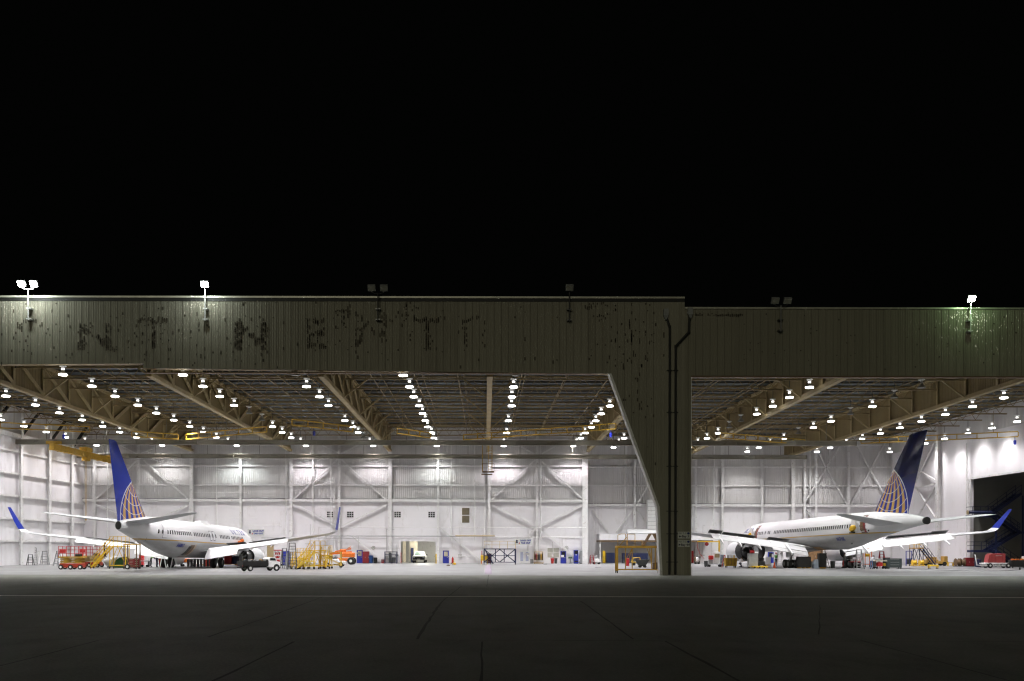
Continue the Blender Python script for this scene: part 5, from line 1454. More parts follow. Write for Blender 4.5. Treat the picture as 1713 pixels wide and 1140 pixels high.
for sx in (-1, 1):
    g = MB(); g.box(sx*.72-.13, sx*.72+.13, 2.662, 2.69, .72, .9); g.build("headlight", GLASSL, T)
    g = MB(); g.bevbox(sx*1.12-.1, sx*1.12+.1, .8, .9, 1.12, 1.3, .03); g.build("mirror", BLKP, T)
    for y in (1.75, -1.6): wheelpart(T, sx*.85, y, .38, .26)
T = T_("fire_extinguisher", "red extinguisher standing on the wall right of the second blue door", "extinguisher", 757.2, 0, 0, None, W0)
g = MB(); g.lathe([(.14, .1), (.15, .15), (.15, .75), (.07, .9), (.03, 1.0)], (0, 0, 0), 'z', 12); g.build("cylinder", REDP, T, True)
g = MB(); g.bevbox(-.25, .25, -.2, .2, 0, .1, .02); g.path([(.02, -.05, .95), (.2, -.1, .6), (.14, -.1, .2)], .03); g.build("hose", BLKP, T)
T = T_("yellow_jack", "small yellow floor jack near the red extinguisher", "jack", 760, 945.6)
g = MB(); g.bevbox(-.22, .22, -.35, .35, .06, .3, .05); g.bar((0, -.1, .3), (-.1, .35, .6), .06); g.build("jack_body", YEL, T)
casters(T, [(-.2, -.25), (.2, -.25), (0, .3)], .05)
T = T_("floor_block", "small dark block lying on the floor before the second blue door", "block", 750, 946.8)
g = MB(); g.bevbox(-.22, .22, -.12, .12, 0, .1, .02); g.build("block", BROWN, T); g = MB(); g.box(-.1, .1, -.02, .02, .1, .14); g.build("handle", BLKP, T)
def undr(T):
    g = MB(); g.bar((-.9, -.5, .1), (-2.1, -.5, 2.2), .09, .16); g.bar((-.9, .4, .1), (-2.1, .4, 2.2), .09, .16)
    for k in range(1, 9): f = k/9; g.box(-.9-1.2*f-.12, -.9-1.2*f+.12, -.45, .35, .1+2.1*f-.015, .1+2.1*f+.015)
    g.build("inclined_ladder", NAVY, T)
    g = MB()
    for a, b in (((-2.1, .35), (0, 2.1)), ((0, .35), (-2.1, 2.1)), ((0, .35), (2.1, 2.1)), ((2.1, .35), (0, 2.1))):
        for y in (-.62, .62): g.bar((a[0], y, a[1]), (b[0], y, b[1]), .09)
    for x in (-.6, .6): g.box(x-.06, x+.06, -.68, -.57, .38, 2.1)
    g.box(-2.1, 2.1, -.7, -.64, 1.2, 1.28); g.build("cross_brace", NAVY, T)
stand("dark blue braced work stand with faint yellow rails beside the centre line", 836, 945, 4.3, 1.3, 2.1, NAVY, 0, NAVY, 1.0, .17, True, None, None, "work_stand", None, undr, mat("faded_yellow_rail", (.6, .45, .2), .5))
T = T_("yellow_hood", "yellow covered generator on legs left of the dark blue stand", "generator", 810, 945)
g = MB(); g.bevbox(-.48, .48, -.4, .4, .55, 1.3, .08); g.build("cover", YEL, T)
for x in (-.42, .42):
    for y in (-.32, .32): g = MB(); g.box(x-.04, x+.04, y-.04, y+.04, 0, .548); g.build("leg", YEL, T)
chest("dark red tool chest between the yellow hood and blue stand", 818, 944.8, .7, .5, 1.5, DRED, 0, None, 5)
post("red and white warning pole left of the yellow hood", 806, DL-.8, REDP, 1.9, .1)
T = T_("jacket_rack", "rolling rack hung with dark jackets right of the white double doors", "rack", 901, 0, 0, None, W0-.3)
g = MB()
for x in (-.65, .65): g.bar((x, 0, .1), (x, 0, 1.75), .05)
g.bar((-.65, 0, 1.75), (.65, 0, 1.75), .05); g.box(-.75, .75, -.3, .3, .06, .14); g.build("frame", DYEL, T)
for i, m_ in enumerate((BLKP, DRED, BROWN, BLKP, DGREY, DYEL, BLKP)):
    x = -.54+i*.18; g = MB(); g.loft([[(x-.07, -.25, .5+rnd.uniform(-.1, .2)), (x+.07, -.25, .55), (x+.07, .25, .55), (x-.07, .25, .5)], [(x-.08, -.28, 1.3), (x+.08, -.28, 1.3), (x+.08, .28, 1.3), (x-.08, .28, 1.3)], [(x-.03, -.08, 1.7), (x+.03, -.08, 1.7), (x+.03, .08, 1.7), (x-.03, .08, 1.7)]]); g.build("jacket", m_, T)
casters(T, [(-.6, -.2), (.6, -.2), (-.6, .2), (.6, .2)], .05)
chest("grey control box between the white doors and the jacket rack", 889.5, 0, .45, .35, .62, GREYP, 0, W0, 2, "control_box", "box", None, None, False)
bin_("red waste bin under the frosted panes", 924, 0, .52, .8, REDP, W0); bin_("dark grey waste bin beside the red one under the frosted panes", 929.7, 0, .48, .8, DGREY, W0)
T = T_("floor_grating", "thin dark floor mat right of the jacket rack", "mat", 912, 944.4)
g = MB(); g.box(-.25, .25, -.15, .15, 0, .05); g.build("mat", BLKP, T)
T = T_("vending_machine", "blue vending machine right of the dark-windowed blue door", "vending machine", 963.5, 0, 0, None, W0)
g = MB(); g.bevbox(-.32, .32, -.35, .35, .05, 2.0, .02); g.build("body", BLUE, T)
g = MB(); g.box(-.26, .26, -.375, -.353, 1.45, 1.9); g.build("display", GLASSD, T); g = MB(); g.box(-.26, .26, -.38, -.353, .25, .45); g.build("dispenser_slot", BLKP, T)
g = MB(); g.box(-.1, .1, -.375, -.353, 1.25, 1.35); g.build("price_panel", PLATE, T); g = MB(); g.box(-.28, .28, -.3, .3, 0, .048); g.build("plinth", BLKP, T)
T = T_("pedestal_grinder", "small green-grey pedestal grinder left of the vending machine", "grinder", 954, 0, 0, None, W0)
g = MB(); g.lathe([(.22, 0), (.2, .06), (.07, .1), (.07, .75), (.0, .76)], (0, 0, 0), 'z', 12); g.build("pedestal", GREYP, T, True)
g = MB(); g.lathe([(.1, -.3), (.1, .3)], (0, 0, .88), 'x', 12); g.build("motor", GREEN, T, True)
for sx in (-.3, .24): g = MB(); g.lathe([(.14, sx), (.14, sx+.05)], (0, 0, .88), 'x', 14); g.build("wheel_guard", GREYP, T)
cabinet("grey wall-hung electrical cabinet right of the vending machine", 972, 0, .45, .3, 1.95, GREYP, 0, W0+.3, 1, "electrical_cabinet")
# ---- behind the pillar
W1 = DR-.75
cabinet("narrow yellow locker behind the yellow gantry", 1010.3, 0, .42, .4, 1.9, YEL, 0, W1-3, 1, "locker", "locker")
T = T_("navy_container", "navy blue steel container behind the yellow gantry", "container", 1021, 0, 0, None, 141)
g = MB(); g.bevbox(-.7, .7, -.6, .6, .05, 1.6, .03); g.build("body", NAVY, T)
for k in range(5): g = MB(); x = -.56+k*.28; g.box(x-.03, x+.03, -.63, -.603, .1, 1.5); g.build("rib", NAVY, T)
T = T_("navy_container", "long navy container seen through the yellow gantry's legs", "container", 1062, 0, 0, None, 140)
g = MB(); g.bevbox(-1.9, 1.9, -.6, .6, .6, 1.55, .03); g.build("body", NAVY, T); g = MB(); g.box(-1.85, 1.85, -.55, .55, .05, .595); g.build("skid", DGREY, T)
T = T_("go_cart_frame", "small yellow tube-framed buggy behind the yellow gantry", "buggy", 1066, 946.4)
g = MB()
for y in (-.4, .4): g.path([(-.7, y, .45), (-.55, y, 1.0), (.3, y, 1.05), (.5, y, .5), (-.7, y, .45)], .08)
for x, z in ((-.55, 1.0), (.3, 1.05), (.5, .5), (-.7, .45)): g.bar((x, -.4, z), (x, .4, z), .07)
g.build("tube_frame", YEL, T)
g = MB(); g.bevbox(-.6, .45, -.36, .36, .28, .5, .05); g.build("floor_pan", YEL, T)
for x in (-.5, .45):
    for y in (-.42, .42): g = MB(); g.lathe([(.08, -.07), (.2, -.07), (.2, .07), (.08, .07)], (x, y, .2), 'y', 12); g.build("wheel", BLACK, T, True)
bin_("red drum-shaped bin seen through the yellow gantry", 1050, 947.5, .5, 1.0, REDP)
T = T_("wheelbarrow", "dark tipping hopper cart inside the yellow gantry", "hopper", 1075, 950)
g = MB(); g.loft([[(-.5, -.35, .3), (.35, -.35, .3), (.35, .35, .3), (-.5, .35, .3)], [(-1.0, -.45, .95), (.75, -.45, .95), (.75, .45, .95), (-1.0, .45, .95)]]); g.build("hopper", DGREY, T)
for x in (-.3, .25):
    for y in (-.3, .3): g = MB(); g.lathe([(.06, -.05), (.16, -.05), (.16, .05), (.06, .05)], (x, y, .16), 'y', 12); g.build("wheel", BLACK, T)
g = MB(); g.box(-.4, .3, -.3, .3, .2, .298); g.build("underframe", BLKP, T)
step_ladder("red and white stub ladder left of the yellow locker behind the gantry", 990, 944.5, 1.3, DRED, .2, .5)
flat_cart("white bagged cart just left of the yellow locker", 998, 944.5, 1.0, .6, .45, WHITE, 0, lambda T: blob_load(T, [("bag", 0, 0, .452, .8, .5, .35, WHITE), ("spray_hood", -.1, 0, .81, .4, .3, .4, GREYP)]))
# the mustard gantry in front of the pillar
def gan(T):
    g = MB()
    for x in (-1.2, -.6, 1.15, 1.5): 
        g = MB(); g.box(x-.04, x+.04, -.68, -.6, .42, 2.3); g.build("inner_post", DYEL, T)
    g = MB()
    g.bar((-.6, -.64, 2.3), (-.9, -.64, 1.3), .06); g.bar((-1.2, -.64, 1.2), (-.6, -.64, 2.3), .05); g.bar((.75, -.64, 2.3), (1.15, -.64, 1.2), .06); g.bar((1.15, -.64, .9), (.95, -.64, 2.3), .05)
    g.build("diagonal_brace", DYEL, T)
    g = MB(); g.bar((.45, -.5, 2.5), (1.1, -.5, 3.6), .12, .16); g.bar((2.0, -.5, 2.5), (1.45, -.5, 3.6), .12, .16); g.bar((1.0, -.5, 3.6), (1.6, -.5, 3.6), .1); g.bar((.45, .5, 2.5), (1.1, .5, 3.6), .1); g.bar((2.0, .5, 2.5), (1.45, .5, 3.6), .1)
    g.build("trestle_frame", BROWN, T)
    g = MB(); g.path([(-1.9, -.6, 2.5), (-1.9, -.6, 3.5), (-1.6, -.6, 3.6), (-1.2, -.6, 3.6), (-1.1, -.6, 2.6)], .06); g.path([(-.9, .5, 2.5), (-.9, .5, 3.6), (-.2, .5, 3.6), (-.2, .5, 2.6)], .06); g.path([(-.7, -.6, 3.0), (.3, -.6, 3.0), (.3, -.6, 2.5)], .06); g.bar((-1.75, -.6, 2.5), (-1.1, -.6, 3.3), .06)
    g.build("hand_rail", DYEL, T)
    g = MB(); g.bevbox(1.3, 1.9, -.6, -.1, .3, 1.0, .03); g.build("tool_bin", BROWN, T)
    g = MB()
    for y in (-.5, .5): g.bar((1.7, y, .4), (2.6, y, .25), .06)
    for k in range(9): g.bar((2.25, -.4, .4+k*.3), (2.25, .4, .4+k*.3), .04)
    for y in (-.4, .4): g.bar((2.25, y, .3), (2.25, y, 3.4), .05)
    g.build("end_ladder", DYEL, T)
stand("mustard steel gantry on casters with brown trestle on its deck, beside the pillar", 1067, 959.2, 3.9, 1.35, 2.3, DYEL, R(-2), None, 0, .14, False, None, None, "rolling_gantry", None, gan, cat="gantry", deckt=.22)
# mezzanine, ducts
T = thing("mezzanine_office", "white mezzanine box with dark underside on the wall behind the pillar", "mezzanine", (gx(1003, 141), 141, gz(904.8, 141)))
L = gx(1193, 141)-gx(1003, 141); h_ = gz(893, 141)-gz(904.8, 141)
g = MB(); g.box(0, L, 0, 3.9, .12, h_); g.build("fascia", WALLW, T)
g = MB(); g.box(0, L, .05, 3.9, -.15, .118); g.build("underside", BROWN, T)
for x in (.1, L-.1): g = MB(); g.box(x-.1, x+.1, .2, .4, -gz(904.8, 141), -.152); g.build("post", STEELW, T)
T = thing("white_tank", "white rounded canopy resting on the mezzanine box", "canopy", (gx(1082, 142.5), 143, gz(893, 142.5)))
g = MB(); g.lathe([(.9, -3.0), (1.0, -2.4), (1.0, 1.5), (.8, 2.4)], (0, 0, 0), 'x', 18); g.v = [(x, y*.9, max(0.01, z*.75)) for x, y, z in g.v]; g.build("shell", PLW, T, True)
g = MB(); g.box(-2.9, 2.3, -.95, -.9, .01, .08); g.build("edge_lip", GREYP, T)
T = thing("louvred_duct", "tall white louvred duct stacked on the mezzanine beside the pillar", "duct", (gx(1095, 142), 143.2, gz(893, 142)))
g = MB(); g.box(-.95, 1.2, -.6, .6, .02, 5.3); g.build("casing", WHITE, T)
g = MB()
for k in range(9): g.box(-.95, 1.2, -.66, -.602, .15+k*.58, .19+k*.58)
g.build("louvre", GREYP, T)
# ---- right bay, left part
T = T_("jib_crane", "yellow wall jib with a red hanging hose right of the pillar", "jib crane", 1203, 0, 0, None, 140.5)
g = MB(); g.box(-.1, .1, -.1, .1, .3, 4.0); g.build("mast", YEL, T)
g = MB(); g.box(-3.3, -.1, -.07, .07, 3.25, 3.4); g.build("boom", YEL, T)
g = MB(); g.path([(-3.2, 0, 3.3), (-3.3, 0, 3.1), (-3.3, 0, 2.4), (-2.9, 0, 1.4), (-2.3, -.1, .7)], .06); g.build("air_hose", REDP, T)
g = MB(); g.lathe([(.28, -.1), (.3, 0), (.28, .1)], (-1.9, -.05, 2.95), 'y', 14); g.build("hose_reel", DRED, T, True)
cabinet("red fire cabinet at the pillar's right edge", 1156, 0, .7, .4, 1.9, REDP, 0, W1, 1, "fire_cabinet")
flat_cart("dark cart with a white panel near the red fire cabinet", 1166, 944, .8, .6, .5, BROWN, 0, lambda T: blob_load(T, [("white_panel", 0, -.1, .502, .4, .3, .5, WHITE), ("dark_box", -.3, 0, .502, .2, .4, .5, BROWN)]))
bin_("dark grey-blue waste bin leftmost in the lower bay's equipment row", 1181, 948.8, .5, .75, DGREY)
def l2(T):
    blob_load(T, [("grey_pump", -.45, 0, .402, .5, .5, .5, GREYP), ("red_hoses", -.45, -.1, .91, .6, .35, .5, REDP)])
    blob_load(T, [("white_frame", .35, .2, .402, .85, .3, 1.5, WHITE), ("screen", .35, .04, 1.15, .6, .015, .45, TAN)])
flat_cart("grey cart with a white framed unit and red hoses beside the engine", 1195, 948.7, 1.7, .7, .4, GREYP, 0, l2)
cabinet("blue-grey filter unit behind the red and white barrier", 1207, 948, .55, .5, 1.5, mat("filter_blue_grey", (.2, .24, .28), .5), 0)
T = T_("barrier_post", "leaning red and white striped barrier frame left of the mustard bin", "barrier", 1211, 949.6)
g = MB(); g.bar((-.25, 0, 0), (.05, 0, 1.5), .08); g.bar((.25, .1, 0), (.15, .05, 1.5), .08); g.build("frame", REDP, T)
g = MB(); g.bar((-.15, -.05, .5), (.2, -.03, .9), .09); g.build("white_stripe", PLATE, T)
T = T_("parts_hopper", "large mustard wheeled parts bin in front of the engine", "parts bin", 1222, 950)
g = MB(); g.loft([[(-.62, -.4, .2), (.62, -.4, .2), (.62, .4, .2), (-.62, .4, .2)], [(-.7, -.45, 1.15), (.7, -.45, 1.15), (.7, .45, 1.15), (-.7, .45, 1.15)]]); g.build("bin", DYEL, T)
g = MB()
for x in (-.4, 0, .4): g.box(x-.02, x+.02, -.47, -.42, .3, 1.1)
g.build("rib", BROWN, T); casters(T, [(-.5, -.3), (.5, -.3), (-.5, .3), (.5, .3)], .09)
blob_load(T, [("poking_part", x, y, .9, .14, .14, .6, m_) for x, y, m_ in ((-.3, 0, GREYP), (.1, .1, WHITE), (.4, -.1, YEL))])
def l3(T): blob_load(T, [("red_cloth", -.1, -.1, 1.75, .5, .4, .35, REDP)])
T = chest("tall pale grey drawer cabinet with red cloths on top beside the engine", 1259, 951, 1.05, .7, 1.7, mat("drawer_grey", (.55, .56, .54), .45), 0, None, 6); l3(T)
T = T_("floor_jack", "low yellow floor jack in front of the engine", "jack", 1271, 951.2)
g = MB(); g.bevbox(-.9, .9, -.25, .25, .1, .28, .05); g.bar((-.8, 0, .25), (-1.3, 0, .15), .05); g.build("jack_body", YEL, T)
for x in (-.65, -.1, .45): g = MB(); g.lathe([(.03, -.3), (.1, -.3), (.1, .3), (.03, .3)], (x, 0, .1), 'y', 10); g.build("wheel", BLACK, T)
T = T_("air_compressor", "grey wheeled compressor with hoses right of the pale drawer cabinet", "compressor", 1273, 949.5)
g = MB(); g.lathe([(.05, -.5), (.25, -.45), (.28, 0), (.25, .45), (.05, .5)], (0, 0, .5), 'x', 14); g.build("tank", GREYP, T, True)
g = MB(); g.bevbox(-.3, .3, -.2, .2, .78, 1.15, .04); g.build("motor", STEEL, T)
for x in (-.35, .35): g = MB(); g.lathe([(.05, -.05), (.16, -.05), (.16, .05), (.05, .05)], (x, -.28, .16), 'y', 12); g.build("wheel", BLACK, T)
crate("white boxy unit beneath the larger airliner's open engine cowl", 1284, 946.5, .7, .6, 1.1, WHITE)
T = T_("traffic_cone", "orange traffic cone near the person in the red cap", "cone", 1295.5, 950.8)
g = MB(); g.lathe([(.17, .04), (.03, .72), (.02, .72)], (0, 0, 0), 'z', 14); g.build("cone_body", mat("cone_orange", (.75, .1, .02), .5), T, True)
g = MB(); g.box(-.21, .21, -.21, .21, 0, .039); g.build("cone_base", BLKP, T)
step_ladder("white step ladder behind the traffic cone under the wing", 1304.5, 947, 2.4, STEELW, .1, .7)
crate("large black crate between the main wheels of the larger airliner", 1344, 951.2, 1.45, .9, 1.3, BLKP)
cabinet("white wall cabinet row behind the larger airliner's main wheels", 1341, 946, 2.3, .5, 2.4, WHITE, 0, None, 4)
chest("grey low cart of white boxes right of the black crate", 1358, 949.6, 1.0, .6, .7, STEELW, 0, None, 3)
T = T_("draped_seat", "pale blue draped object against a black crate under the belly", "drape", 1365.5, 951.2)
g = MB(); g.loft([[(-.4, -.35, 0), (.4, -.35, 0), (.4, .35, 0), (-.4, .35, 0)], [(-.34, -.32, .5), (.36, -.32, .55), (.36, .3, .55), (-.34, .3, .5)], [(-.15, -.2, 1.0), (.3, -.25, 1.05), (.3, .2, 1.05), (-.15, .2, 1.0)]]); g.build("cloth", mat("pale_blue_cloth", (.4, .47, .56), .8), T)
g = MB(); g.box(-.2, .3, .1, .34, .2, 1.0); g.build("backing", GREYP, T)
crate("tall black crate behind the pale blue drape under the belly", 1375, 951.3, .85, .7, 1.7, BLKP)
cabinet("brown wooden bay panel hanging behind the black crates under the belly", 1364, 947.6, 1.8, .4, 2.5, mat("brown_wood_panel", (.34, .2, .09), .6, 0, .3, 3), 0, None, 2, "wooden_partition", "partition")  # plain brown wood tone
bin_("dark grey bin right of the black crates under the belly", 1393, 951, .58, .85, DGREY)
long_ladder("thin dark ladder propped beside the black crates", 1385, 950.5, 2.6, -.5, DGREY)
T = T_("wheel_chock", "red wheel chock pin leaning on the larger airliner's right wheels", "chock", 1409, 951)
g = MB(); g.prism([(-.2, 0), (.2, 0), (.0, .22)], -.3, .0); g.build("wedge", BLACK, T); g = MB(); g.bar((0, -.2, .2), (.05, -.2, .95), .09); g.build("red_flag", REDP, T)
# right of the belly
step_ladder("aluminium step ladder in front of the red shelves under the tail", 1437, 952.5, 2.2, ALU, .1, .7)
flat_cart("red shelved cart with paint tins behind the aluminium step ladder", 1430, 951, 1.3, .7, .8, REDP, 0, lambda T: blob_load(T, [("tin", -.4+.27*i, 0, .802, .2, .2, .25, m_) for i, m_ in enumerate((WHITE, GREYP, REDP, WHITE))]))
stand("orange framed rack with a yellow box behind the man in white", 1451, 949, .8, .6, 2.2, ORG, 0, ORG, 0, .07, False, None, None, "parts_rack", None, lambda T: blob_load(T, [("yellow_box", 0, 0, 1.3, .5, .4, .35, YEL), ("panel", 0, .1, 1.7, .6, .04, .45, WHITE)]), cat="rack")
flat_cart("cream work table with a red tray that the man in white leans over", 1472, 952, 1.35, .8, .95, mat("cream_paint", (.55, .5, .38), .5), 0, lambda T: blob_load(T, [("red_tray", -.1, -.1, .3, .6, .5, .45, REDP), ("yellow_tin", .45, -.1, .35, .25, .3, .3, YEL), ("parts", -.2, 0, .955, .7, .4, .2, GREYP)]), None, 0)
step_ladder("short red and white step ladder behind the cream work table", 1475, 950.5, 1.95, REDP, 0, .6)
chest("black tool chest with a red lid box left of the long dark chest", 1483, 951.8, .6, .6, 1.25, BLKP, 0, None, 5, top=DRED)
chest("long dark grey tool chest on casters right of the cream table", 1494.5, 952, 1.65, .7, 1.15, mat("chest_green_grey", (.06, .075, .075), .4), 0, None, 3)
def und2(T):
    g = MB(); g.path([(-1.5, 0, 2.3), (-1.5, 0, 3.2), (-.9, 0, 3.6)], .07); g.path([(0, 0, 2.3), (0, 0, 3.6), (.6, 0, 3.9)], .07); g.build("swing_arm", GREYP, T)
stand("yellow and blue inspection stairs near the right wall", 1533, 947.4, 1.3, 1.0, 2.3, NAVY, R(180), DYEL, .9, .08, True, None, None, "rolling_stairs", (-1, 1.7), und2, YEL, "rolling stairs")
T = T_("steel_rack", "open light blue steel frame left of the yellow and blue stairs", "frame", 1520.5, 947)
g = MB()
for x in (-.38, .38): g.box(x-.04, x+.04, -.04, .04, 0, 2.0)
g.box(-.34, .34, -.04, .04, 1.92, 2.0); g.box(-.34, .34, -.04, .04, .95, 1.0); g.build("frame", BLUE, T)
g = MB(); g.box(-.4, .4, -.3, .3, 0, .05) if False else g.box(-.3, .3, -.02, .02, .2, .9); g.build("plate", DGREY, T)
for (px, nm) in ((1529, "left yellow winch cart at the foot of the blue stairs"), (1541, "right yellow winch cart at the foot of the blue stairs")):
    T = T_("winch_cart", nm, "winch cart", px, 948)
    g = MB(); g.lathe([(.35, -.25), (.38, -.2), (.25, -.18), (.25, .18), (.38, .2), (.35, .25)], (0, 0, .5), 'x', 16); g.build("winch_reel", YEL, T, True)
    g = MB(); g.bevbox(-.4, .4, -.3, .3, .1, .2, .02); g.bar((.3, 0, .2), (.35, 0, .95), .05); g.build("base", YEL, T)
T = T_("tow_tug", "mustard tow tug with a boxy hood left of the white electric cabinet", "tug", 1564, 947)
g = MB(); g.bevbox(-1.4, .2, -.6, .6, .3, .85, .05); g.bevbox(-1.0, .0, -.55, .55, .85, 1.2, .05); g.bevbox(.2, 1.5, -.6, .6, .3, .65, .05); g.build("body", mat("tug_mustard", (.45, .28, .06), .5, 0, .2, 2, (.2, .12, .04)), T)
g = MB(); g.bevbox(1.0, 1.5, -.5, .5, .65, 1.3, .05); g.build("cowl", MATS["tug_mustard"], T)
for x in (-1.0, 1.0):
    for y in (-.55, .55): g = MB(); g.lathe([(.1, -.1), (.28, -.1), (.28, .1), (.1, .1)], (x, y, .28), 'y', 14); g.build("wheel", BLACK, T, True)
T = T_("yellow_bench", "small bright yellow rolling bench on the open floor near the right wall", "bench", 1561, 952)
g = MB(); g.bevbox(-.55, .55, -.25, .25, .28, .46, .03); g.build("seat", YEL, T)
for x in (-.45, .45): 
    for y in (-.18, .18): g = MB(); g.box(x-.04, x+.04, y-.04, y+.04, .1, .279); g.build("leg", YEL, T)
casters(T, [(-.45, -.18), (.45, -.18), (-.45, .18), (.45, .18)], .05)
T = T_("yellow_stool", "small yellow step stand at the foot of the white electric cabinet", "stool", 1590, 947.6)
g = MB(); g.box(-.4, .4, -.2, .2, .42, .5); g.build("seat", YEL, T)
for x in (-.34, .34): g = MB(); g.box(x-.04, x+.04, -.15, .15, 0, .419); g.build("leg", YEL, T)
cabinet("tall white electric cabinet standing by the right wall", 1589.5, 946, .75, .5, 2.0, WHITE, 0, None, 1, "electric_cabinet", "cabinet", GLASSL)
T = T_("hose_reel_pair", "dark double hose reel standing right of the white electric cabinet", "hose reel", 1606, 948)
for x in (-.35, .3):
    g = MB(); g.lathe([(.5, -.25), (.52, -.22), (.3, -.2), (.34, .18), (.52, .2), (.5, .24)], (x, 0, .54), 'x', 20); g.build("reel", BROWN, T, True)
g = MB(); g.box(-.7, .65, -.4, .4, 0, .05); g.build("base", BLKP, T)
cabinet("red and brown hose cabinet at the corner of the dark opening", 1621, 948, 1.1, .6, 1.15, DRED, 0, None, 2, "hose_cabinet")
# red ground power unit on a white trolley
T = T_("ground_power_trolley", "white tow trolley carrying the red box before the dark opening", "trolley", 1663, 950.6)
g = MB(); g.bevbox(-1.5, 1.5, -.55, .55, .48, .62, .03)
for x in (-1.2, -.4, .4, 1.2): g.box(x-.06, x+.06, -.5, .5, .2, .48)
g.box(-1.5, 1.5, -.54, -.46, .22, .3); g.build("trolley_frame", WHITE, T)
g = MB(); g.bar((-1.5, -.1, .3), (-2.1, -.1, .35), .08); g.bar((-2.1, -.1, .3), (-2.35, -.1, 1.6), .09); g.build("tow_bar", WHITE, T)
for x in (-.75, 1.4):
    for y in (-.5, .5):
        g = MB(); g.lathe([(.12, -.09), (.28, -.09), (.3, -.05), (.3, .05), (.28, .09), (.12, .09)], (x, y, .3), 'y', 16, False); wh = g.build("wheel", BLACK, T, True)
        g = MB(); g.lathe([(.02, -.08), (.14, -.07), (.14, .07), (.02, .08)], (x, y, .3), 'y', 12); g.build("rim", STEELW, wh)
p = ground(1663, 950.6)
T = thing("red_power_unit", "dull red boxed unit with white lettering riding on the white trolley", "power unit", (p.x, p.y, .63))
g = MB(); g.bevbox(-.65, 1.1, -.5, .5, .02, 1.1, .04); g.loft([[(-1.0, -.45, .02), (-.65, -.45, .02), (-.65, .45, .02), (-1.0, .45, .02)], [(-.8, -.45, .95), (-.65, -.45, .95), (-.65, .45, .95), (-.8, .45, .95)]]); g.build("casing", mat("faded_red_paint", (.34, .05, .05), .5, 0, .15, 2), T)
g = MB()
for i in range(4): g.box(-.55+i*.42, -.53+i*.42, -.52, -.502, .05, 1.05)
g.build("panel_seam", DRED, T)
text("AIR START", .17, "lettering", PLATE, T, 1, .003, lambda x, y, z: (x+.3, -.512-z, y+.85))
# dark gear at the far right
T = T_("equipment_pile", "dark wheeled rack with orange tops at the far right edge", "rack", 1703, 950.6)
g = MB(); g.bevbox(-1.0, 1.0, -.4, .4, .15, .95, .04); g.build("body", BLKP, T)
for x in (-.7, -.2, .4): g = MB(); g.bevbox(x-.15, x+.15, -.3, .1, .955, 1.1, .03); g.build("orange_lid", ORG, T)
g = MB(); g.bevbox(.2, .95, -.3, .3, 1.0, 1.45, .04) if False else g.bevbox(.6, .98, -.3, .3, .955, 1.4, .04); g.build("white_case", PLATE, T)
casters(T, [(-.8, -.3), (.8, -.3), (-.8, .3), (.8, .3)], .07)
bin_("navy tub at the corner of the dark opening behind the tow bar", 1636, 949.3, .8, 1.0, NAVY)
# blue stairs in the annex
T = thing("blue_stairs", "blue steel stairs with landings and railings inside the dark opening", "stairs", (gx(1632, 118), 119.2, 0))
def landing(nm, x0, x1, z):
    g = MB(); g.box(x0, x1, -.7, .9, z-.3, z); o = g.build(nm, NAVY, T)
    g = MB()
    for x in [x0+.05+(x1-x0-.1)*i/3 for i in range(4)]: g.bar((x, -.68, z), (x, -.68, z+1.05), .06)
    for zz in (.55, 1.05): g.bar((x0+.05, -.68, z+zz), (x1-.05, -.68, z+zz), .06)
    for zz in (.55, 1.05): g.bar((x0+.05, -.68, z+zz), (x0+.05, .85, z+zz), .06)
    g.build("landing_rail", NAVY, o)
def flight(x0, z0, x1, z1):
    g = MB()
    for y in (-.65, .65): g.bar((x0, y, z0-.1), (x1, y, z1-.1), .1, .32)
    o = g.build("stair_flight", NAVY, T)
    g = MB(); n = 12
    for k in range(1, n): f = k/n; x = x0+(x1-x0)*f; g.box(x-.15, x+.15, -.6, .6, z0+(z1-z0)*f-.02, z0+(z1-z0)*f+.02)
    g.build("tread", NAVY, o)
    g = MB()
    for y in (-.65, .65):
        for zz in (.5, 1.0): g.bar((x0, y, z0+zz), (x1, y, z1+zz), .05)
        for f in (.1, .4, .7, 1): g.bar((x0+(x1-x0)*f, y, z0+(z1-z0)*f), (x0+(x1-x0)*f, y, z0+(z1-z0)*f+1.0), .05)
    g.build("hand_rail", NAVY, o)
z1_, z2_ = gz(919, 118), gz(860, 118)
landing("lower_landing", 0, 3.0, z1_); landing("upper_landing", -.2, 3.0, z2_)
flight(6.0, .1, 3.0, z1_); flight(2.0, z1_, 6.0, z1_+2.4); flight(6.0, z1_+2.4, 3.0, z2_); flight(2.2, z2_, 6.2, z2_+2.9)
g = MB(); g.box(2.75, 3.0, -.78, -.7, 0, z2_); g.box(6.2, 6.4, -.78, -.7, 0, z2_+2.5); g.box(5.9, 7.0, -.7, .9, z1_+2.1, z1_+2.4); g.build("support_post", NAVY, T)
T = thing("pipe_roll", "tan ended pipe roll lying at the upper blue landing's edge", "pipe", (gx(1630, 117.5), 117.8, z2_+.02))
g = MB(); g.lathe([(.16, -.7), (.26, -.68), (.26, -.55), (.16, -.5), (.16, 2.4)], (0, 0, .26), 'x', 14); g.build("tube", NAVY, T, True)
g = MB(); g.lathe([(.02, -.69), (.15, -.69), (.15, -.6), (.02, -.6)], (0, 0, .26), 'x', 14); g.build("end_plug", BROWN, T); g = MB(); g.lathe([(.16, -.75), (.3, -.73), (.3, -.69), (.16, -.69)], (0, 0, .26), "x", 14); g.build("flange", TAN, T)
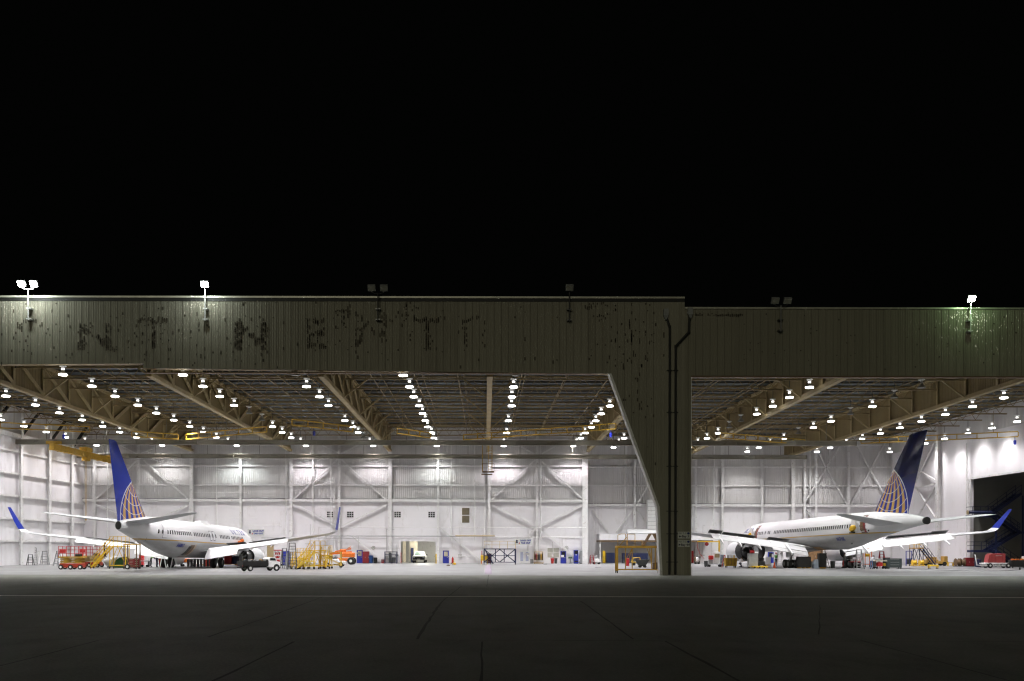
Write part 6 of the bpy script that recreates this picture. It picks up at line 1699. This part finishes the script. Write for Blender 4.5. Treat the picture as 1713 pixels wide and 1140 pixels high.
# cable on the floor at the right
T = thing("floor_cable", "thin dark cable trailing across the floor near the yellow bench", "cable", (0, 0, 0))
pts = [ground(*q) + Vector((0, 0, .025)) for q in ((1500, 951.8), (1530, 952.6), (1575, 954.8), (1620, 955.8), (1665, 956), (1690, 955.2), (1706, 954))]
g = MB(); g.path(pts, .05); g.build("cable", BLKP, T); g = MB(); q = pts[-1]; g.lathe([(.02, 0), (.09, .02), (.09, .3), (.02, .32)], (q.x, q.y, 0.0), 'z', 10); g.build("plug", BLKP, T)
T = thing("floor_drain", "dark slotted drain bar on the floor left of the yellow gantry", "drain", ground(1001, 950.5))
g = MB(); g.box(-.35, .35, -.12, .12, .004, .03); g.build("grate", DGREY, T); g = MB(); 
for i in range(6): g.box(-.3+i*.11, -.26+i*.11, -.1, .1, .031, .036)
g.build("slot", BLKP, T)
# ================================================================== PEOPLE
STAND = dict(pel=(0, 0, .95, .135, .1), spi=(0, .0, 1.15, .135, .095), che=(0, 0, 1.34, .16, .11), nek=(0, .0, 1.5, .058, .058), chin=(0, .03, 1.58, .07, .085), hed=(0, .03, 1.68, .078, .1), top=(0, .02, 1.75, .05, .06), nose=(0, .135, 1.64, .014, .014),
    shL=(-.19, 0, 1.42, .07, .07), elL=(-.24, -.03, 1.14, .048, .048), wrL=(-.25, .07, .9, .032, .034), paL=(-.25, .1, .83, .038, .022),
    shR=(.19, 0, 1.42, .07, .07), elR=(.24, -.03, 1.14, .048, .048), wrR=(.25, .07, .9, .032, .034), paR=(.25, .1, .83, .038, .022),
    hiL=(-.1, 0, .88, .1, .1), knL=(-.11, .02, .5, .068, .068), anL=(-.11, -.02, .09, .045, .05), toL=(-.12, .15, .045, .05, .04),
    hiR=(.1, 0, .88, .1, .1), knR=(.11, .02, .5, .068, .068), anR=(.11, -.02, .09, .045, .05), toR=(.12, .15, .045, .05, .04))
BONES = [('pel', 'spi'), ('spi', 'che'), ('che', 'nek'), ('nek', 'chin'), ('chin', 'hed'), ('hed', 'top'), ('hed', 'nose')]
for S_ in 'LR': BONES += [('che', 'sh'+S_), ('sh'+S_, 'el'+S_), ('el'+S_, 'wr'+S_), ('wr'+S_, 'pa'+S_), ('pel', 'hi'+S_), ('hi'+S_, 'kn'+S_), ('kn'+S_, 'an'+S_), ('an'+S_, 'to'+S_)]
def person(label, loc_, rz, shirt, trousers, pose=None, sleeves=True, cap=None, vest=None, hairm=HAIR):
    J = {k: list(v) for k, v in STAND.items()}
    for k, v in (pose or {}).items(): J[k][:3] = v
    bones = list(BONES)
    zone = {}
    for S_ in 'LR':
        pa, wr = Vector(J['pa'+S_][:3]), Vector(J['wr'+S_][:3]); d = (pa-wr).normalized()
        side = d.cross(Vector((0, 1, 0)) if abs(d.y) < .8 else Vector((1, 0, 0))).normalized(); cur = side.cross(d)
        for i, (off, ln) in enumerate(((-.027, .07), (-.009, .08), (.009, .076), (.027, .06))):
            k = 'f%d%s' % (i, S_); J[k] = list(pa + d*ln*.6 + side*off) + [.009, .009]; bones.append(('pa'+S_, k)); k2 = k+'t'
            J[k2] = list(pa + d*ln + side*off*1.1 + cur*.02) + [.007, .007]; bones.append((k, k2))
        k = 'th'+S_; J[k] = list(wr.lerp(pa, .5) + side*-.045 + d*.035) + [.01, .01]; bones.append(('wr'+S_, k))
    names = list(J); idx = {k: i for i, k in enumerate(names)}
    import bmesh
    bm = bmesh.new(); sl = bm.verts.layers.skin.verify()
    vs = []
    for k in names:
        v = bm.verts.new(J[k][:3]); v[sl].radius = (J[k][3], J[k][4]); vs.append(v)
    vs[0][sl].use_root = True
    for a, b in bones: bm.edges.new((vs[idx[a]], vs[idx[b]]))
    me = bpy.data.meshes.new("skeleton"); bm.to_mesh(me); bm.free()
    ob = bpy.data.objects.new("skeleton", me); COL.objects.link(ob)
    ob.modifiers.new("s", 'SKIN'); sb = ob.modifiers.new("u", 'SUBSURF'); sb.levels = sb.render_levels = 1
    dg = bpy.context.evaluated_depsgraph_get()
    body = bpy.data.meshes.new_from_object(ob.evaluated_get(dg))
    bpy.data.objects.remove(ob)
    body.name = "body"
    for mm in (SKIN, shirt, trousers, BLKP): body.materials.append(mm)
    segs = [(a, b, Vector(J[a][:3]), Vector(J[b][:3])) for a, b in bones]
    def z_of(a, b):
        k = (a, b)
        if a[:3] in ('nek', 'chi', 'hed') or b == 'nek' and False: return 0
        if b[:2] in ('pa',) or a[:2] in ('pa', 'f0', 'f1', 'f2', 'f3') or b[:2] == 'th': return 0
        if a[:2] == 'el': return 1 if sleeves else 0
        if a[:2] in ('pe', 'hi', 'kn') and b != 'spi': return 2
        if a[:2] == 'an': return 3
        return 1
    for p in body.polygons:
        c = p.center; best = None
        for a, b, A_, B_ in segs:
            d = B_-A_; t_ = max(0, min(1, (c-A_).dot(d)/max(d.length_squared, 1e-9))); q = (c-(A_+d*t_)).length
            if best is None or q < best[0]: best = (q, a, b)
        p.material_index = z_of(best[1], best[2]); p.use_smooth = True
    T = thing("person", label, "person", loc_, rz)
    body['fixed'] = 1
    link("body", body, T)
    h = Vector(J['hed'][:3]); up = (Vector(J['top'][:3])-Vector(J['chin'][:3])).normalized()
    q = Vector((0, 0, 1)).rotation_difference(up).to_matrix().to_4x4()
    g = MB(); g.X = Matrix.Translation(h) @ q
    g.lathe([(.098, -.06), (.112, .0), (.105, .06), (.07, .105), (.01, .12)], (0, -.012, 0), 'z', 14, False)
    if cap: g.box(-.07, .07, .08, .18, .02, .035)
    else:
        g.v = [p for p in g.v]
    g.build("cap" if cap else "hair", cap or hairm, T, True)
    for sx in (-.035, .035):
        g = MB(); g.X = Matrix.Translation(h) @ q; g.lathe([(.0, -.008), (.011, 0), (.0, .008)], (sx, .1, -.02), 'y', 8); g.build("eye", BLKP, T)
    if vest:
        g = MB(); rings = []
        for k, e in (('spi', 1.25), ('che', 1.22)):
            x, y, z, a, b = J[k]; rings.append([(x+a*e*math.cos(t_*math.pi/6), y+b*e*1.15*math.sin(t_*math.pi/6), z+(-.08 if k == 'spi' else .07)) for t_ in range(12)])
        g.loft(rings, False); g.build("vest", vest, T, True)
    return T
JEANS = mat("blue_jeans", (.12, .19, .36), .8, 0, .15, 8); DKBLUE = mat("dark_work_trousers", (.02, .025, .04), .8, 0, .2, 8)
DKTOP = mat("dark_work_top", (.05, .045, .03), .8, 0, .3, 8); WTOP = mat("white_shirt", (.66, .64, .68), .8, 0, .08, 6); LBL = mat("light_blue_shirt", (.3, .36, .45), .8, 0, .1, 6)
HIVIS = mat("hivis_green", (.22, .62, .15), .7, 0, .1, 6)
p = ground(176, 951.6)
# climbing the stairs: on the treads of the yellow stairs
person("person in dark work clothes standing part way up the yellow stairs", (p.x-.1, p.y, 1.07), R(-70), DKTOP, DKBLUE, dict(knL=(-.11, .12, .52), anL=(-.11, .1, .22), toL=(-.12, .26, .2), chin=(0, .06, 1.57), hed=(0, .075, 1.66), top=(0, .07, 1.73), nose=(0, .17, 1.61), elL=(-.25, .05, 1.16), wrL=(-.22, .27, 1.08), paL=(-.21, .34, 1.06)))
BEND = dict(spi=(0, .1, 1.12), che=(0, .27, 1.25), nek=(0, .38, 1.34), chin=(0, .44, 1.36), hed=(0, .5, 1.42), top=(0, .53, 1.48), nose=(0, .58, 1.36), shL=(-.19, .32, 1.28), shR=(.19, .32, 1.28), elL=(-.23, .38, 1.02), elR=(.23, .38, 1.02), wrL=(-.2, .58, .92), wrR=(.2, .58, .92), paL=(-.19, .65, .9), paR=(.19, .65, .9), pel=(0, -.04, .93))
p = ground(252.5, 949); person("person in a green safety vest bending beside the red tub", (p.x, p.y, .005), R(-80), DKBLUE, DKBLUE, BEND, True, None, HIVIS)
p = ground(262.5, 949.6); person("person in dark navy leaning on the trestle under the smaller airliner", (p.x, p.y, .005), R(-95), NAVY, NAVY, dict(elR=(.24, .1, 1.18), wrR=(.2, .33, 1.15), paR=(.19, .4, 1.14)))
KNEEL = dict(pel=(0, 0, .5), spi=(0, .06, .7), che=(0, .16, .88), nek=(0, .22, 1.02), chin=(0, .27, 1.09), hed=(0, .29, 1.19), top=(0, .29, 1.26), nose=(0, .39, 1.14), shL=(-.19, .17, .95), shR=(.19, .17, .95), elL=(-.24, .28, .72), elR=(.24, .28, .72), wrL=(-.2, .5, .68), wrR=(.2, .5, .68), paL=(-.18, .57, .67), paR=(.18, .57, .67),
    hiL=(-.1, 0, .45), hiR=(.1, 0, .45), knL=(-.13, .38, .5), anL=(-.13, .3, .09), toL=(-.13, .46, .045), knR=(.13, .12, .1), anR=(.13, -.28, .09), toR=(.13, -.35, .05))
p = ground(1238, 949.5); person("person in white top kneeling under the larger airliner's engine", (p.x, p.y, .005), R(-60), WTOP, DKBLUE, KNEEL)
p = ground(1298, 947.8); person("person in green vest and red cap standing under the wing", (p.x, p.y, .005), R(170), WTOP, DKBLUE, dict(elR=(.25, .05, 1.16), wrR=(.17, .25, 1.12), paR=(.14, .31, 1.13)), True, REDP, HIVIS)
p = ground(1413.5, 951.4); person("person in dark clothes standing by the larger airliner's right wheels", (p.x, p.y, .005), R(30), DGREY, BLKP, None)
p = ground(1457.5, 952.6); person("man in white shirt and blue jeans leaning over the cream table", (p.x, p.y, .005), R(-50), WTOP, JEANS, BEND, False)
